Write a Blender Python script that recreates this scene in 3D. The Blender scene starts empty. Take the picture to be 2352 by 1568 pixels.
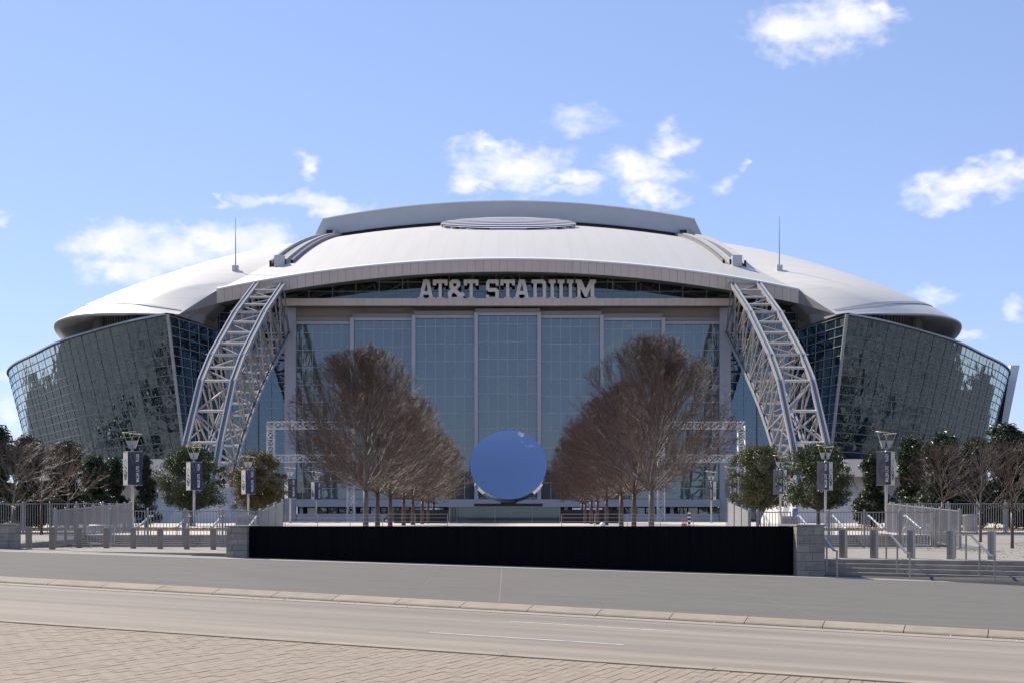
import bpy, bmesh, math, random
from mathutils import Vector, Matrix
from mathutils.bvhtree import BVHTree
R = math.radians
rnd = random.Random(7)
C = bpy.context.scene.collection
SC = bpy.context.scene

# ------------------------------------------------------------------ camera
CAM_Z = 2.2
cam_d = bpy.data.cameras.new('camera'); cam = bpy.data.objects.new('camera', cam_d); C.objects.link(cam)
cam.location = (0, 0, CAM_Z); cam.rotation_euler = (R(90), 0, 0)
cam_d.lens = 50; cam_d.sensor_width = 36; cam_d.shift_y = 0.1705
cam_d.clip_start = 0.1; cam_d.clip_end = 9000
SC.camera = cam

# ------------------------------------------------------------------ light
SUN_EL, SUN_AZ = R(43), R(-46)           # azimuth measured from +Y towards +X
sun_d = bpy.data.lights.new('sun', 'SUN'); sun_d.energy = 5.0; sun_d.angle = R(0.53); sun_d.color = (1.0, 0.925, 0.79)
sun = bpy.data.objects.new('sun', sun_d); C.objects.link(sun)
sv = Vector((math.sin(SUN_AZ)*math.cos(SUN_EL), math.cos(SUN_AZ)*math.cos(SUN_EL), math.sin(SUN_EL)))
sun.rotation_euler = sv.to_track_quat('Z', 'Y').to_euler()
sun.location = sv*300
SKY_STRENGTH = 0.125
SC.view_settings.view_transform = 'Standard'; SC.view_settings.look = 'None'
SC.view_settings.gamma = 1.0; SC.view_settings.exposure = 0.42; SC.view_settings.use_curve_mapping = False
SC.cycles.max_bounces = 6; SC.cycles.use_adaptive_sampling = True; SC.cycles.adaptive_threshold = 0.02; SC.cycles.transparent_max_bounces = 12
SC.cycles.diffuse_bounces = 2; SC.cycles.glossy_bounces = 3
SC.cycles.caustics_reflective = False; SC.cycles.caustics_refractive = False

FPX = 3267.0                             # focal length in units of a 2352-wide picture
def az_el(px, py):
    a = (px-1176)/FPX; e = (1185-py)/FPX
    return math.atan(a), math.atan(e/math.sqrt(1+a*a))

W = bpy.data.worlds.new('World'); SC.world = W; W.use_nodes = True
def build_world():
    nt = W.node_tree; N = nt.nodes; L = nt.links; N.clear()
    def nd(t, **k):
        n = N.new(t)
        for a, b in k.items(): setattr(n, a, b)
        return n
    def val(sock, v):
        if hasattr(v, 'is_output'): L.new(v, sock)
        else: sock.default_value = v
    def M(op, a, b=0.0, c=None):
        n = nd('ShaderNodeMath', operation=op); val(n.inputs[0], a); val(n.inputs[1], b)
        if c is not None: val(n.inputs[2], c)
        return n.outputs[0]
    def V(op, a, b=None, c=None):
        n = nd('ShaderNodeVectorMath', operation=op); val(n.inputs[0], a)
        if b is not None: val(n.inputs[1], b)
        if c is not None: val(n.inputs[2], c)
        return n
    out = nd('ShaderNodeOutputWorld'); bg = nd('ShaderNodeBackground'); L.new(bg.outputs[0], out.inputs[0])
    sky = nd('ShaderNodeTexSky', sky_type='NISHITA'); sky.sun_disc = False
    sky.sun_elevation = SUN_EL; sky.sun_rotation = SUN_AZ
    sky.altitude = 900; sky.air_density = 1.0; sky.dust_density = 0.3; sky.ozone_density = 2.6
    tc = nd('ShaderNodeTexCoord'); D = tc.outputs['Generated']
    sep = nd('ShaderNodeSeparateXYZ'); L.new(D, sep.inputs[0])
    az = M('ARCTAN2', sep.outputs[0], sep.outputs[1]); el = M('ARCSINE', sep.outputs[2])
    cmb = nd('ShaderNodeCombineXYZ'); L.new(az, cmb.inputs[0]); L.new(el, cmb.inputs[1])
    def noise(scale, detail, rough, dist=0.0, off=0.0):
        sc_ = V('MULTIPLY_ADD', D, (1.0, 1.0, 1.7), (off, off, off))
        n = nd('ShaderNodeTexNoise'); L.new(sc_.outputs[0], n.inputs['Vector'])
        n.inputs['Scale'].default_value = scale; n.inputs['Detail'].default_value = detail
        n.inputs['Roughness'].default_value = rough; n.inputs['Distortion'].default_value = dist
        return n
    n1 = noise(26, 3.5, 0.62); n2 = noise(60, 4, 0.62, 0.0, 3.1); n3 = noise(9, 2, 0.55, 0.0, 5.3)
    wv = V('MULTIPLY_ADD', V('SUBTRACT', n1.outputs['Color'], (0.5, 0.5, 0.5)).outputs[0], (0.055, 0.04, 0.0), cmb.outputs[0])
    P = wv.outputs[0]
    # clouds the photograph shows, as directions in the sky: (px, py, half width, half height) in a 2352-wide picture
    dense = [(1850,66,112,52),(1955,42,92,38),(2030,22,36,22),(1120,345,62,20),(1190,388,125,40),(1085,425,58,26),(1330,412,66,20),
             (1535,335,60,40),(1475,398,72,40),(1500,450,52,26),(708,382,32,32),(745,474,72,26),(265,556,74,40),(390,580,130,44),
             (520,548,110,36),(600,570,80,42),(300,612,84,26),(2250,424,120,30),(2325,402,60,26),(2170,455,76,24)]
    wisp = [(1320,290,72,24),(610,456,76,13),(505,458,13,8),(2150,692,36,16),(2338,712,26,26),(12,515,26,12),(10,955,40,36),
            (1652,425,30,18),(1704,376,14,11),(2220,775,40,12),(1290,440,80,14),(20,880,40,20)]
    def group(lst):
        m = None
        for (x, y, w, h) in lst:
            a, e = az_el(x, y); sx, sy = FPX/w, FPX/h
            q = V('MULTIPLY_ADD', P, (sx, sy, 0), (-a*sx, -e*sy, 0))
            l = V('LENGTH', q.outputs[0]).outputs['Value']
            m = l if m is None else M('SMOOTH_MIN', m, l, 0.25)
        return m
    def sstep(x, lo, hi):
        mr = nd('ShaderNodeMapRange', interpolation_type='SMOOTHSTEP'); val(mr.inputs['Value'], x)
        mr.inputs['From Min'].default_value = lo; mr.inputs['From Max'].default_value = hi
        return mr.outputs[0]
    bump = M('MULTIPLY', M('SUBTRACT', n2.outputs['Fac'], 0.5), 1.5)
    gd = M('ADD', group(dense), bump); gw = M('ADD', group(wisp), bump)
    cd = sstep(gd, 1.46, 0.05); cw = M('MULTIPLY', sstep(gw, 1.45, -0.1), 0.60)
    # the same scattered clouds over the rest of the sky
    inx = sstep(M('ABSOLUTE', az), 0.52, 0.40); iny = sstep(el, 0.46, 0.36); iny2 = sstep(sep.outputs[1], -0.1, 0.05)
    keep = M('SUBTRACT', 1.0, M('MULTIPLY', M('MULTIPLY', inx, iny), iny2))
    gen = M('MULTIPLY', sstep(M('ADD', n3.outputs['Fac'], M('MULTIPLY', bump, 0.10)), 0.62, 0.74), M('MULTIPLY', keep, M('MULTIPLY', sstep(el, 0.02, 0.12), sstep(el, 0.75, 0.42))))
    cov = M('MAXIMUM', M('MAXIMUM', cd, cw), M('MULTIPLY', gen, 0.85))
    shade = M('MULTIPLY', sstep(n1.outputs['Fac'], 0.62, 0.40), M('MULTIPLY', cd, 0.55))
    ccol = nd('ShaderNodeMix', data_type='RGBA'); L.new(shade, ccol.inputs[0])
    ccol.inputs[6].default_value = (6.25, 6.25, 6.3, 1); ccol.inputs[7].default_value = (4.9, 5.25, 5.9, 1)
    gm = nd('ShaderNodeGamma'); gm.inputs[1].default_value = 0.55; L.new(sky.outputs[0], gm.inputs[0])
    hs = V('MULTIPLY', gm.outputs[0], (1.47, 1.63, 2.18))
    mx = nd('ShaderNodeMix', data_type='RGBA'); L.new(cov, mx.inputs[0]); L.new(hs.outputs[0], mx.inputs[6]); L.new(ccol.outputs[2], mx.inputs[7])
    L.new(mx.outputs[2], bg.inputs[0]); bg.inputs[1].default_value = SKY_STRENGTH
    W.cycles.sampling_method = 'MANUAL'; W.cycles.sample_map_resolution = 512
build_world()

# ------------------------------------------------------------------ helpers
def P(px, py, Y):
    return Vector(((px-1176)/FPX*Y, Y, CAM_Z+(1185-py)/FPX*Y))
def tag(o, label=None, cat=None, group=None, kind=None):
    if label: o['label'] = label
    if cat: o['category'] = cat
    if group: o['group'] = group
    if kind: o['kind'] = kind
    return o
def empty(name, loc=(0,0,0), rz=0.0, parent=None):
    o = bpy.data.objects.new(name, None); C.objects.link(o); o.empty_display_size = 0.2
    if parent is not None:
        loc = Vector(loc)-wloc(parent); o.parent = parent
    o.location = loc; o.rotation_euler = (0, 0, rz); return o
def thing(name, label, cat, loc=(0,0,0), rz=0.0, group=None):
    return tag(empty(name, loc, rz), label, cat, group)
def wloc(o):
    v = Vector((0,0,0))
    while o is not None: v += o.location; o = o.parent
    return v
def link(name, me, parent=None, loc=(0,0,0), rot=(0,0,0), scale=(1,1,1)):
    o = bpy.data.objects.new(name, me); C.objects.link(o)
    o.location = loc; o.rotation_euler = rot; o.scale = scale
    if parent is not None: o.parent = parent
    return o
class MB:
    def __init__(s): s.v = []; s.f = []
    def add(s, vs, fs):
        b = len(s.v); s.v += [tuple(p) for p in vs]; s.f += [tuple(b+i for i in f) for f in fs]; return s
    def box(s, x0, x1, y0, y1, z0, z1):
        return s.add([(x0,y0,z0),(x1,y0,z0),(x1,y1,z0),(x0,y1,z0),(x0,y0,z1),(x1,y0,z1),(x1,y1,z1),(x0,y1,z1)],
                     [(0,3,2,1),(4,5,6,7),(0,1,5,4),(1,2,6,5),(2,3,7,6),(3,0,4,7)])
    def hexa(s, b, t):                    # bottom 4 points (ccw from above), top 4 points
        return s.add(list(b)+list(t), [(0,3,2,1),(4,5,6,7),(0,1,5,4),(1,2,6,5),(2,3,7,6),(3,0,4,7)])
    def bar(s, p, q, w, h, up=(0,0,1)):
        p = Vector(p); q = Vector(q); d = (q-p).normalized(); up = Vector(up)
        if abs(d.dot(up)) > 0.98: up = Vector((0,1,0))
        a = d.cross(up).normalized()*w/2; b = a.cross(d).normalized()*h/2
        return s.add([p-a-b,p+a-b,p+a+b,p-a+b,q-a-b,q+a-b,q+a+b,q-a+b], [(0,1,2,3),(7,6,5,4),(0,4,5,1),(1,5,6,2),(2,6,7,3),(3,7,4,0)])
    def tube(s, pts, rad, n=8, caps=True):
        pts = [Vector(p) for p in pts]; m = len(pts)
        if not isinstance(rad, (list, tuple)): rad = [rad]*m
        b = len(s.v); a0 = None
        for i, p in enumerate(pts):
            d = (pts[min(i+1,m-1)]-pts[max(i-1,0)]).normalized()
            if a0 is None:
                a0 = d.cross(Vector((0,0,1)) if abs(d.z) < 0.9 else Vector((1,0,0))).normalized()
            a0 = (a0-d*a0.dot(d)).normalized(); c0 = d.cross(a0)
            for k in range(n):
                t = 2*math.pi*k/n; s.v.append(tuple(p+(a0*math.cos(t)+c0*math.sin(t))*rad[i]))
        for i in range(m-1):
            for k in range(n):
                k2 = (k+1) % n; s.f.append((b+i*n+k, b+i*n+k2, b+(i+1)*n+k2, b+(i+1)*n+k))
        if caps:
            s.f.append(tuple(b+k for k in reversed(range(n)))); s.f.append(tuple(b+(m-1)*n+k for k in range(n)))
        return s
    def grid(s, rows):
        b = len(s.v); n = len(rows[0])
        for r in rows: s.v += [tuple(p) for p in r]
        for i in range(len(rows)-1):
            for k in range(n-1): s.f.append((b+i*n+k, b+i*n+k+1, b+(i+1)*n+k+1, b+(i+1)*n+k))
        return s
    def lathe(s, prof, n=20, c=(0,0,0)):
        rows = [[(c[0]+r*math.cos(2*math.pi*k/n), c[1]+r*math.sin(2*math.pi*k/n), c[2]+z) for k in range(n+1)] for r, z in prof]
        return s.grid(rows)
    def extrude(s, poly, z0, z1):         # polygon in xy, ccw
        n = len(poly); vs = [(x,y,z0) for x,y in poly]+[(x,y,z1) for x,y in poly]
        return s.add(vs, [tuple(reversed(range(n))), tuple(range(n,2*n))]+[(i,(i+1)%n,n+(i+1)%n,n+i) for i in range(n)])
    def mesh(s, name, mat, smooth=False, off=None):
        me = bpy.data.meshes.new(name)
        vs = s.v if off is None else [(a-off[0], b-off[1], c-off[2]) for a,b,c in s.v]
        me.from_pydata(vs, [], s.f); me.validate()
        if mat is not None: me.materials.append(mat)
        if smooth: me.shade_smooth()
        me.update(); return me
    def build(s, name, mat, parent=None, smooth=False, local=False):   # coordinates are world coordinates unless local
        off = None if (parent is None or local) else wloc(parent)
        return link(name, s.mesh(name, mat, smooth, off), parent)
def children(o): return [c for c in bpy.data.objects if c.parent == o]
def copy_tree(o, parent=None, _map=None):
    if _map is None:
        _map = {}
        for c in bpy.data.objects:
            if c.parent is not None: _map.setdefault(c.parent.name, []).append(c)
    c = o.copy(); C.objects.link(c); c.parent = parent
    for ch in _map.get(o.name, []): copy_tree(ch, c, _map)
    return c
def fix_normals(o):
    bm = bmesh.new(); bm.from_mesh(o.data); bmesh.ops.recalc_face_normals(bm, faces=bm.faces); bm.to_mesh(o.data); bm.free(); return o
def bevel(o, w, seg=2):
    m = o.modifiers.new('bevel', 'BEVEL'); m.width = w; m.segments = seg; m.limit_method = 'ANGLE'; return o

# ------------------------------------------------------------------ materials
def mat(name, col, rough=0.6, metal=0.0, var=0.12, scale=3.0, bump=0.0, bscale=40.0, spec=0.5, detail=5, col2=None, stretch=(1,1,1), rnd_obj=0.0, island=0.0, coat=0.0, lo=0.3, hi=0.7):
    m = bpy.data.materials.new(name); m.use_nodes = True; nt = m.node_tree; N = nt.nodes; L = nt.links
    b = N['Principled BSDF']; b.inputs['Roughness'].default_value = rough; b.inputs['Metallic'].default_value = metal
    b.inputs['Specular IOR Level'].default_value = spec; b.inputs['Coat Weight'].default_value = coat
    tc = N.new('ShaderNodeTexCoord'); mp = N.new('ShaderNodeMapping'); L.new(tc.outputs['Object'], mp.inputs[0]); mp.inputs['Scale'].default_value = stretch
    n = N.new('ShaderNodeTexNoise'); n.inputs['Scale'].default_value = scale; n.inputs['Detail'].default_value = detail; L.new(mp.outputs[0], n.inputs['Vector'])
    c2 = col2 or tuple(c*(1-var) for c in col); c1 = col if col2 else tuple(min(1, c*(1+var)) for c in col)
    mr = N.new('ShaderNodeMapRange'); L.new(n.outputs['Fac'], mr.inputs['Value']); mr.inputs['From Min'].default_value = lo; mr.inputs['From Max'].default_value = hi
    mx = N.new('ShaderNodeMix'); mx.data_type = 'RGBA'; L.new(mr.outputs[0], mx.inputs[0])
    mx.inputs[6].default_value = (*c1, 1); mx.inputs[7].default_value = (*c2, 1)
    outc = mx.outputs[2]
    if rnd_obj or island:
        hs = N.new('ShaderNodeHueSaturation'); L.new(outc, hs.inputs['Color'])
        amt = rnd_obj or island
        oi = N.new('ShaderNodeObjectInfo'); ge = N.new('ShaderNodeNewGeometry')
        ad = N.new('ShaderNodeMath'); ad.operation = 'ADD'; L.new(oi.outputs['Random'], ad.inputs[0]); L.new(ge.outputs['Random Per Island'], ad.inputs[1])
        fr = N.new('ShaderNodeMath'); fr.operation = 'FRACT'; L.new(ad.outputs[0], fr.inputs[0])
        m2 = N.new('ShaderNodeMapRange'); L.new(fr.outputs[0], m2.inputs['Value']); m2.inputs['To Min'].default_value = 1-amt; m2.inputs['To Max'].default_value = 1+amt
        L.new(m2.outputs[0], hs.inputs['Value']); outc = hs.outputs[0]
    L.new(outc, b.inputs['Base Color'])
    if bump:
        n2 = N.new('ShaderNodeTexNoise'); n2.inputs['Scale'].default_value = bscale; n2.inputs['Detail'].default_value = 4; L.new(mp.outputs[0], n2.inputs['Vector'])
        bp = N.new('ShaderNodeBump'); bp.inputs['Strength'].default_value = bump; bp.inputs['Distance'].default_value = 0.02
        L.new(n2.outputs['Fac'], bp.inputs['Height']); L.new(bp.outputs[0], b.inputs['Normal'])
    return m
def glass(name, tint, gloss, refl, wave=0.0, wscale=0.6, clear=0.0, tint2=None):
    """tinted reflective glazing: dark body (or see-through share 'clear') under a mirror coat"""
    m = bpy.data.materials.new(name); m.use_nodes = True; nt = m.node_tree; N = nt.nodes; L = nt.links; N.clear()
    out = N.new('ShaderNodeOutputMaterial'); df = N.new('ShaderNodeBsdfDiffuse'); gl = N.new('ShaderNodeBsdfGlossy')
    df.inputs[0].default_value = (*tint, 1); gl.inputs[0].default_value = (*gloss, 1); gl.inputs['Roughness'].default_value = 0.015
    body = df.outputs[0]
    if tint2:
        oi = N.new('ShaderNodeObjectInfo'); ge = N.new('ShaderNodeNewGeometry'); ad = N.new('ShaderNodeMath'); ad.operation = 'ADD'
        L.new(oi.outputs['Random'], ad.inputs[0]); L.new(ge.outputs['Random Per Island'], ad.inputs[1])
        fr = N.new('ShaderNodeMath'); fr.operation = 'FRACT'; L.new(ad.outputs[0], fr.inputs[0])
        mc = N.new('ShaderNodeMix'); mc.data_type = 'RGBA'; L.new(fr.outputs[0], mc.inputs[0]); mc.inputs[6].default_value = (*tint, 1); mc.inputs[7].default_value = (*tint2, 1)
        L.new(mc.outputs[2], df.inputs[0])
    if clear:
        tr = N.new('ShaderNodeBsdfTransparent'); tr.inputs[0].default_value = (0.72, 0.8, 0.8, 1); mt = N.new('ShaderNodeMixShader'); mt.inputs[0].default_value = clear
        L.new(df.outputs[0], mt.inputs[1]); L.new(tr.outputs[0], mt.inputs[2]); body = mt.outputs[0]
    lw = N.new('ShaderNodeLayerWeight'); lw.inputs[0].default_value = 0.5
    pw = N.new('ShaderNodeMath'); pw.operation = 'POWER'; L.new(lw.outputs['Facing'], pw.inputs[0]); pw.inputs[1].default_value = 4.0
    ma = N.new('ShaderNodeMath'); ma.operation = 'MULTIPLY_ADD'; L.new(pw.outputs[0], ma.inputs[0]); ma.inputs[1].default_value = 0.95-refl; ma.inputs[2].default_value = refl
    ms = N.new('ShaderNodeMixShader'); L.new(ma.outputs[0], ms.inputs[0]); L.new(body, ms.inputs[1]); L.new(gl.outputs[0], ms.inputs[2]); L.new(ms.outputs[0], out.inputs[0])
    if wave:
        tc = N.new('ShaderNodeTexCoord'); n = N.new('ShaderNodeTexNoise'); n.inputs['Scale'].default_value = wscale; n.inputs['Detail'].default_value = 1.5
        oi2 = N.new('ShaderNodeObjectInfo'); va = N.new('ShaderNodeVectorMath'); va.operation = 'ADD'
        L.new(tc.outputs['Object'], va.inputs[0]); L.new(oi2.outputs['Location'], va.inputs[1]); L.new(va.outputs[0], n.inputs['Vector'])
        bp = N.new('ShaderNodeBump'); bp.inputs['Strength'].default_value = 1.0; bp.inputs['Distance'].default_value = wave
        L.new(n.outputs['Fac'], bp.inputs['Height']); L.new(bp.outputs[0], gl.inputs['Normal'])
    return m
M = {}
M['ground'] = mat('dry_ground', (0.105,0.10,0.092), 0.9, spec=0.05, scale=0.09, col2=(0.026,0.029,0.031), detail=6, lo=0.42, hi=0.60)
M['road'] = mat('road_concrete', (0.332,0.283,0.228), 0.75, spec=0.12, scale=1.0, col2=(0.225,0.196,0.165), stretch=(0.035,1.25,1), bump=0.2, bscale=50, detail=7, lo=0.33, hi=0.67)
M['gutter'] = mat('gutter_concrete', (0.335,0.29,0.235), 0.8, spec=0.12, var=0.08, scale=2)
M['kerb'] = mat('kerb_concrete', (0.345,0.288,0.220), 0.8, spec=0.12, var=0.09, scale=2.2, bump=0.3, bscale=70, rnd_obj=0.05)
M['paint'] = mat('road_paint', (0.50,0.48,0.44), 0.7, var=0.2, scale=6)
M['sidewalk'] = mat('sidewalk_asphalt', (0.170,0.160,0.141), 0.85, spec=0.12, scale=2.3, col2=(0.138,0.131,0.117), stretch=(0.18,1.2,1), bump=0.4, bscale=90, detail=9)
M['band'] = mat('pale_concrete_band', (0.52,0.49,0.44), 0.8, spec=0.12, var=0.08, scale=2)
M['joint'] = mat('joint_line', (0.23,0.215,0.195), 0.85, spec=0.12, var=0.1)
M['paver'] = mat('tan_paver', (0.312,0.258,0.200), 0.85, spec=0.12, scale=9, var=0.06, bump=0.12, bscale=120, rnd_obj=0.055)
M['sand'] = mat('joint_sand', (0.25,0.21,0.17), 0.95)
M['landing'] = mat('landing_concrete', (0.29,0.268,0.235), 0.85, spec=0.12, var=0.1, scale=1.5, bump=0.2)
M['plaza'] = mat('plaza_paving', (0.52,0.47,0.41), 0.85, spec=0.12, var=0.12, scale=0.4)
M['step'] = mat('step_concrete', (0.37,0.318,0.258), 0.8, spec=0.12, scale=1.6, col2=(0.24,0.208,0.172), bump=0.2)
M['stone'] = mat('grey_stone', (0.31,0.272,0.228), 0.7, spec=0.12, scale=2.5, col2=(0.20,0.178,0.152), bump=0.35, bscale=25, rnd_obj=0.10)
M['mortar'] = mat('mortar', (0.10,0.10,0.10), 0.9)
M['black'] = mat('black_basalt', (0.0015,0.0015,0.002), 0.7, scale=1.2, col2=(0.0035,0.0035,0.005), stretch=(8,8,0.4), spec=0.08)
M['blackmetal'] = mat('black_metal', (0.012,0.012,0.013), 0.45)
M['fence'] = mat('grey_painted_steel', (0.28,0.26,0.25), 0.42, metal=0.25, var=0.06)
M['stainless'] = mat('brushed_stainless', (0.34,0.31,0.275), 0.38, metal=0.7, var=0.08, stretch=(1,1,14), scale=5)
M['bollard'] = mat('bronze_bollard', (0.22,0.18,0.14), 0.5, metal=0.0, var=0.08)
M['pole'] = mat('galvanised_pole', (0.42,0.43,0.45), 0.4, metal=0.4, var=0.06)
M['disc'] = mat('tan_disc', (0.62,0.53,0.36), 0.5, var=0.05)
M['tan'] = mat('banner_tan', (0.50,0.46,0.39), 0.8, var=0.04, scale=1)
M['navy'] = mat('banner_navy', (0.030,0.036,0.080), 0.75, var=0.15, scale=2)
M['slate'] = mat('banner_slate', (0.13,0.13,0.14), 0.8, var=0.06)
M['ghost'] = mat('banner_ghost', (0.085,0.09,0.12), 0.8, var=0.05)
M['ink_white'] = mat('lettering_white', (0.75,0.74,0.70), 0.7, var=0.02)
M['ink_teal'] = mat('emblem_teal', (0.10,0.22,0.27), 0.7, var=0.05)
M['ink_dark'] = mat('emblem_dark', (0.018,0.024,0.045), 0.7)
M['ink_pale'] = mat('emblem_pale', (0.42,0.46,0.46), 0.7)
M['ink_red'] = mat('emblem_red', (0.36,0.16,0.14), 0.7)
M['ink_blue'] = mat('emblem_blue', (0.05,0.17,0.34), 0.7)
M['roof'] = mat('white_roof_membrane', (0.625,0.60,0.56), 0.45, scale=0.35, var=0.035, spec=0.4, detail=8, stretch=(1.0,0.06,0.3))
M['rooftrim'] = mat('white_roof_trim', (0.80,0.77,0.71), 0.45, var=0.02)
M['roofgrey'] = mat('roof_gutter_grey', (0.40,0.41,0.42), 0.5, var=0.04)
M['panelgrey'] = mat('sliding_roof_face', (0.52,0.51,0.50), 0.45, var=0.03, scale=0.4)
M['stripe'] = mat('emblem_lilac', (0.26,0.25,0.34), 0.5)
M['fascia'] = mat('fascia_panel', (0.68,0.53,0.42), 0.5, metal=0.15, var=0.05, scale=0.3, stretch=(1,1,0.2), rnd_obj=0.025)
M['fasciaside'] = mat('fascia_side', (0.30,0.28,0.265), 0.5, var=0.03)  # return faces coloured darker to carry their shade
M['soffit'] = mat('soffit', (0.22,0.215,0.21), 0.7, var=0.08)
M['lilac'] = mat('mullion_aluminium', (0.45,0.42,0.43), 0.45, metal=0.3, var=0.05)
M['taupe'] = mat('taupe_panel', (0.32,0.265,0.22), 0.6, var=0.06)
M['letter'] = mat('sign_letter_grey', (0.80,0.69,0.61), 0.45, metal=0.2, var=0.02)
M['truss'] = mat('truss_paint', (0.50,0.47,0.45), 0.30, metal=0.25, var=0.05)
M['brace'] = mat('truss_paint_shaded', (0.34,0.315,0.30), 0.35, metal=0.25, var=0.05)  # the truss paint again, darkened for the shade on posts and braces
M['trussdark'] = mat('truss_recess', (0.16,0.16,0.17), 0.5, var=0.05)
M['frame_brown'] = mat('wing_mullion', (0.15,0.135,0.12), 0.5, metal=0.3, var=0.06)
M['coping'] = mat('wing_coping', (0.40,0.395,0.39), 0.45, metal=0.3)
M['wing_glass'] = glass('wing_glass', (0.014,0.020,0.024), (0.74,0.90,1.0), 0.38, wave=0.05, wscale=0.42, tint2=(0.028,0.030,0.030))
M['side_glass'] = glass('side_glass', (0.010,0.020,0.030), (0.62,0.80,0.92), 0.15, wave=0.010, wscale=0.5, tint2=(0.016,0.027,0.037))
M['door_glass'] = glass('door_glass', (0.078,0.086,0.084), (0.68,0.80,0.84), 0.15, wave=0.006, wscale=0.5, tint2=(0.092,0.098,0.094))
M['transom_glass'] = glass('transom_glass', (0.01,0.012,0.012), (0.7,0.8,0.8), 0.10, wave=0.004, clear=0.90)
M['pool_glass'] = glass('pool_glass', (0.060,0.085,0.090), (0.75,0.85,0.88), 0.07)
M['clere_glass'] = glass('clerestory_glass', (0.42,0.46,0.48), (0.8,0.9,1.0), 0.35)  # pale body tint stands in for sky reflected in the clerestory
M['interior'] = mat('dark_interior', (0.03,0.03,0.03), 0.9)
M['interior_truss'] = mat('interior_truss_steel', (0.80,0.78,0.74), 0.5)
M['concrete'] = mat('abutment_concrete', (0.50,0.475,0.45), 0.8, var=0.06, scale=0.3, bump=0.1)
M['mirror'] = mat('polished_steel_mirror', (0.33,0.39,0.52), 0.02, metal=1.0, var=0.01)  # steel darkened and tinted blue to deepen the sky it reflects
M['bark_brown'] = mat('reddish_bark', (0.125,0.070,0.044), 0.5, scale=8, col2=(0.065,0.036,0.024), bump=0.5, bscale=18, stretch=(1,1,0.3))
M['bark_grey'] = mat('grey_bark', (0.17,0.135,0.108), 0.6, scale=8, col2=(0.09,0.068,0.053), bump=0.5, bscale=18, stretch=(1,1,0.3))
M['twig'] = mat('bare_twigs', (0.115,0.065,0.047), 0.5, scale=0.5, col2=(0.062,0.033,0.024), spec=0.4)
M['oakbark'] = mat('oak_bark', (0.10,0.075,0.055), 0.9, scale=8, bump=0.5)
M['grass'] = mat('dormant_grass', (0.42,0.30,0.11), 0.9, scale=2, col2=(0.30,0.22,0.09))
M['cone'] = mat('traffic_orange', (0.75,0.08,0.02), 0.5)
M['alu'] = mat('stage_aluminium', (0.66,0.64,0.62), 0.4, metal=0.2)
M['white'] = mat('white_paint', (0.78,0.77,0.74), 0.5)
M['green'] = mat('machine_green', (0.03,0.10,0.05), 0.45)
M['tyre'] = mat('tyre_rubber', (0.02,0.02,0.02), 0.8)
M['bird'] = mat('black_plumage', (0.01,0.01,0.012), 0.5)
M['signblue'] = mat('sign_blue', (0.03,0.10,0.45), 0.5)
M['litter'] = mat('dead_leaf', (0.26,0.16,0.09), 0.8)
def seams(name, col, axis, period, dark):
    m = mat(name, col, 0.45, var=0.035, scale=0.35, spec=0.4, detail=8, stretch=(1.0,0.06,0.3) if axis == 'X' else (0.06,1.0,0.3))
    nt = m.node_tree; N = nt.nodes; L = nt.links; b = N['Principled BSDF']; src = b.inputs['Base Color'].links[0].from_socket
    tc = N.new('ShaderNodeTexCoord'); wv = N.new('ShaderNodeTexWave'); wv.bands_direction = axis; wv.inputs['Scale'].default_value = 2*math.pi/(20*period)*1.0
    L.new(tc.outputs['Object'], wv.inputs['Vector']); mr = N.new('ShaderNodeMapRange'); L.new(wv.outputs['Fac'], mr.inputs['Value'])
    mr.inputs['From Min'].default_value = 0.93; mr.inputs['From Max'].default_value = 1.0; mr.inputs['To Min'].default_value = 1.0; mr.inputs['To Max'].default_value = dark
    mx = N.new('ShaderNodeVectorMath'); mx.operation = 'SCALE'; L.new(src, mx.inputs[0]); L.new(mr.outputs[0], mx.inputs['Scale']); L.new(mx.outputs[0], b.inputs['Base Color']); return m
M['roof'] = seams('white_roof_membrane', (0.635,0.59,0.515), 'X', 3.4, 0.965)
M['roof_wing'] = seams('white_roof_wing_membrane', (0.70,0.65,0.57), 'Y', 3.2, 0.93)
def leafmat(name, c1, c2, rough=0.32):
    m = bpy.data.materials.new(name); m.use_nodes = True; nt = m.node_tree; N = nt.nodes; L = nt.links
    b = N['Principled BSDF']; b.inputs['Roughness'].default_value = rough; b.inputs['Specular IOR Level'].default_value = 0.6
    ge = N.new('ShaderNodeNewGeometry'); mx = N.new('ShaderNodeMix'); mx.data_type = 'RGBA'
    L.new(ge.outputs['Random Per Island'], mx.inputs[0]); mx.inputs[6].default_value = (*c1,1); mx.inputs[7].default_value = (*c2,1)
    L.new(mx.outputs[2], b.inputs['Base Color'])
    tl = N.new('ShaderNodeBsdfTranslucent'); L.new(mx.outputs[2], tl.inputs[0]); ms = N.new('ShaderNodeMixShader'); ms.inputs[0].default_value = 0.22
    o = N['Material Output']; L.new(b.outputs[0], ms.inputs[1]); L.new(tl.outputs[0], ms.inputs[2]); L.new(ms.outputs[0], o.inputs[0]); return m
M['magnolia'] = leafmat('magnolia_leaf', (0.040,0.058,0.017), (0.018,0.030,0.010), 0.42)
M['magnolia_dark'] = leafmat('dark_magnolia_leaf', (0.022,0.034,0.012), (0.012,0.020,0.009), 0.45)
M['oak'] = leafmat('oak_leaf', (0.080,0.105,0.030), (0.036,0.054,0.017), 0.42)
M['oak_olive'] = leafmat('olive_oak_leaf', (0.135,0.13,0.045), (0.06,0.07,0.024), 0.45)
M['oak_rust'] = leafmat('rusty_oak_leaf', (0.19,0.125,0.038), (0.055,0.066,0.021), 0.45)

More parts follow.
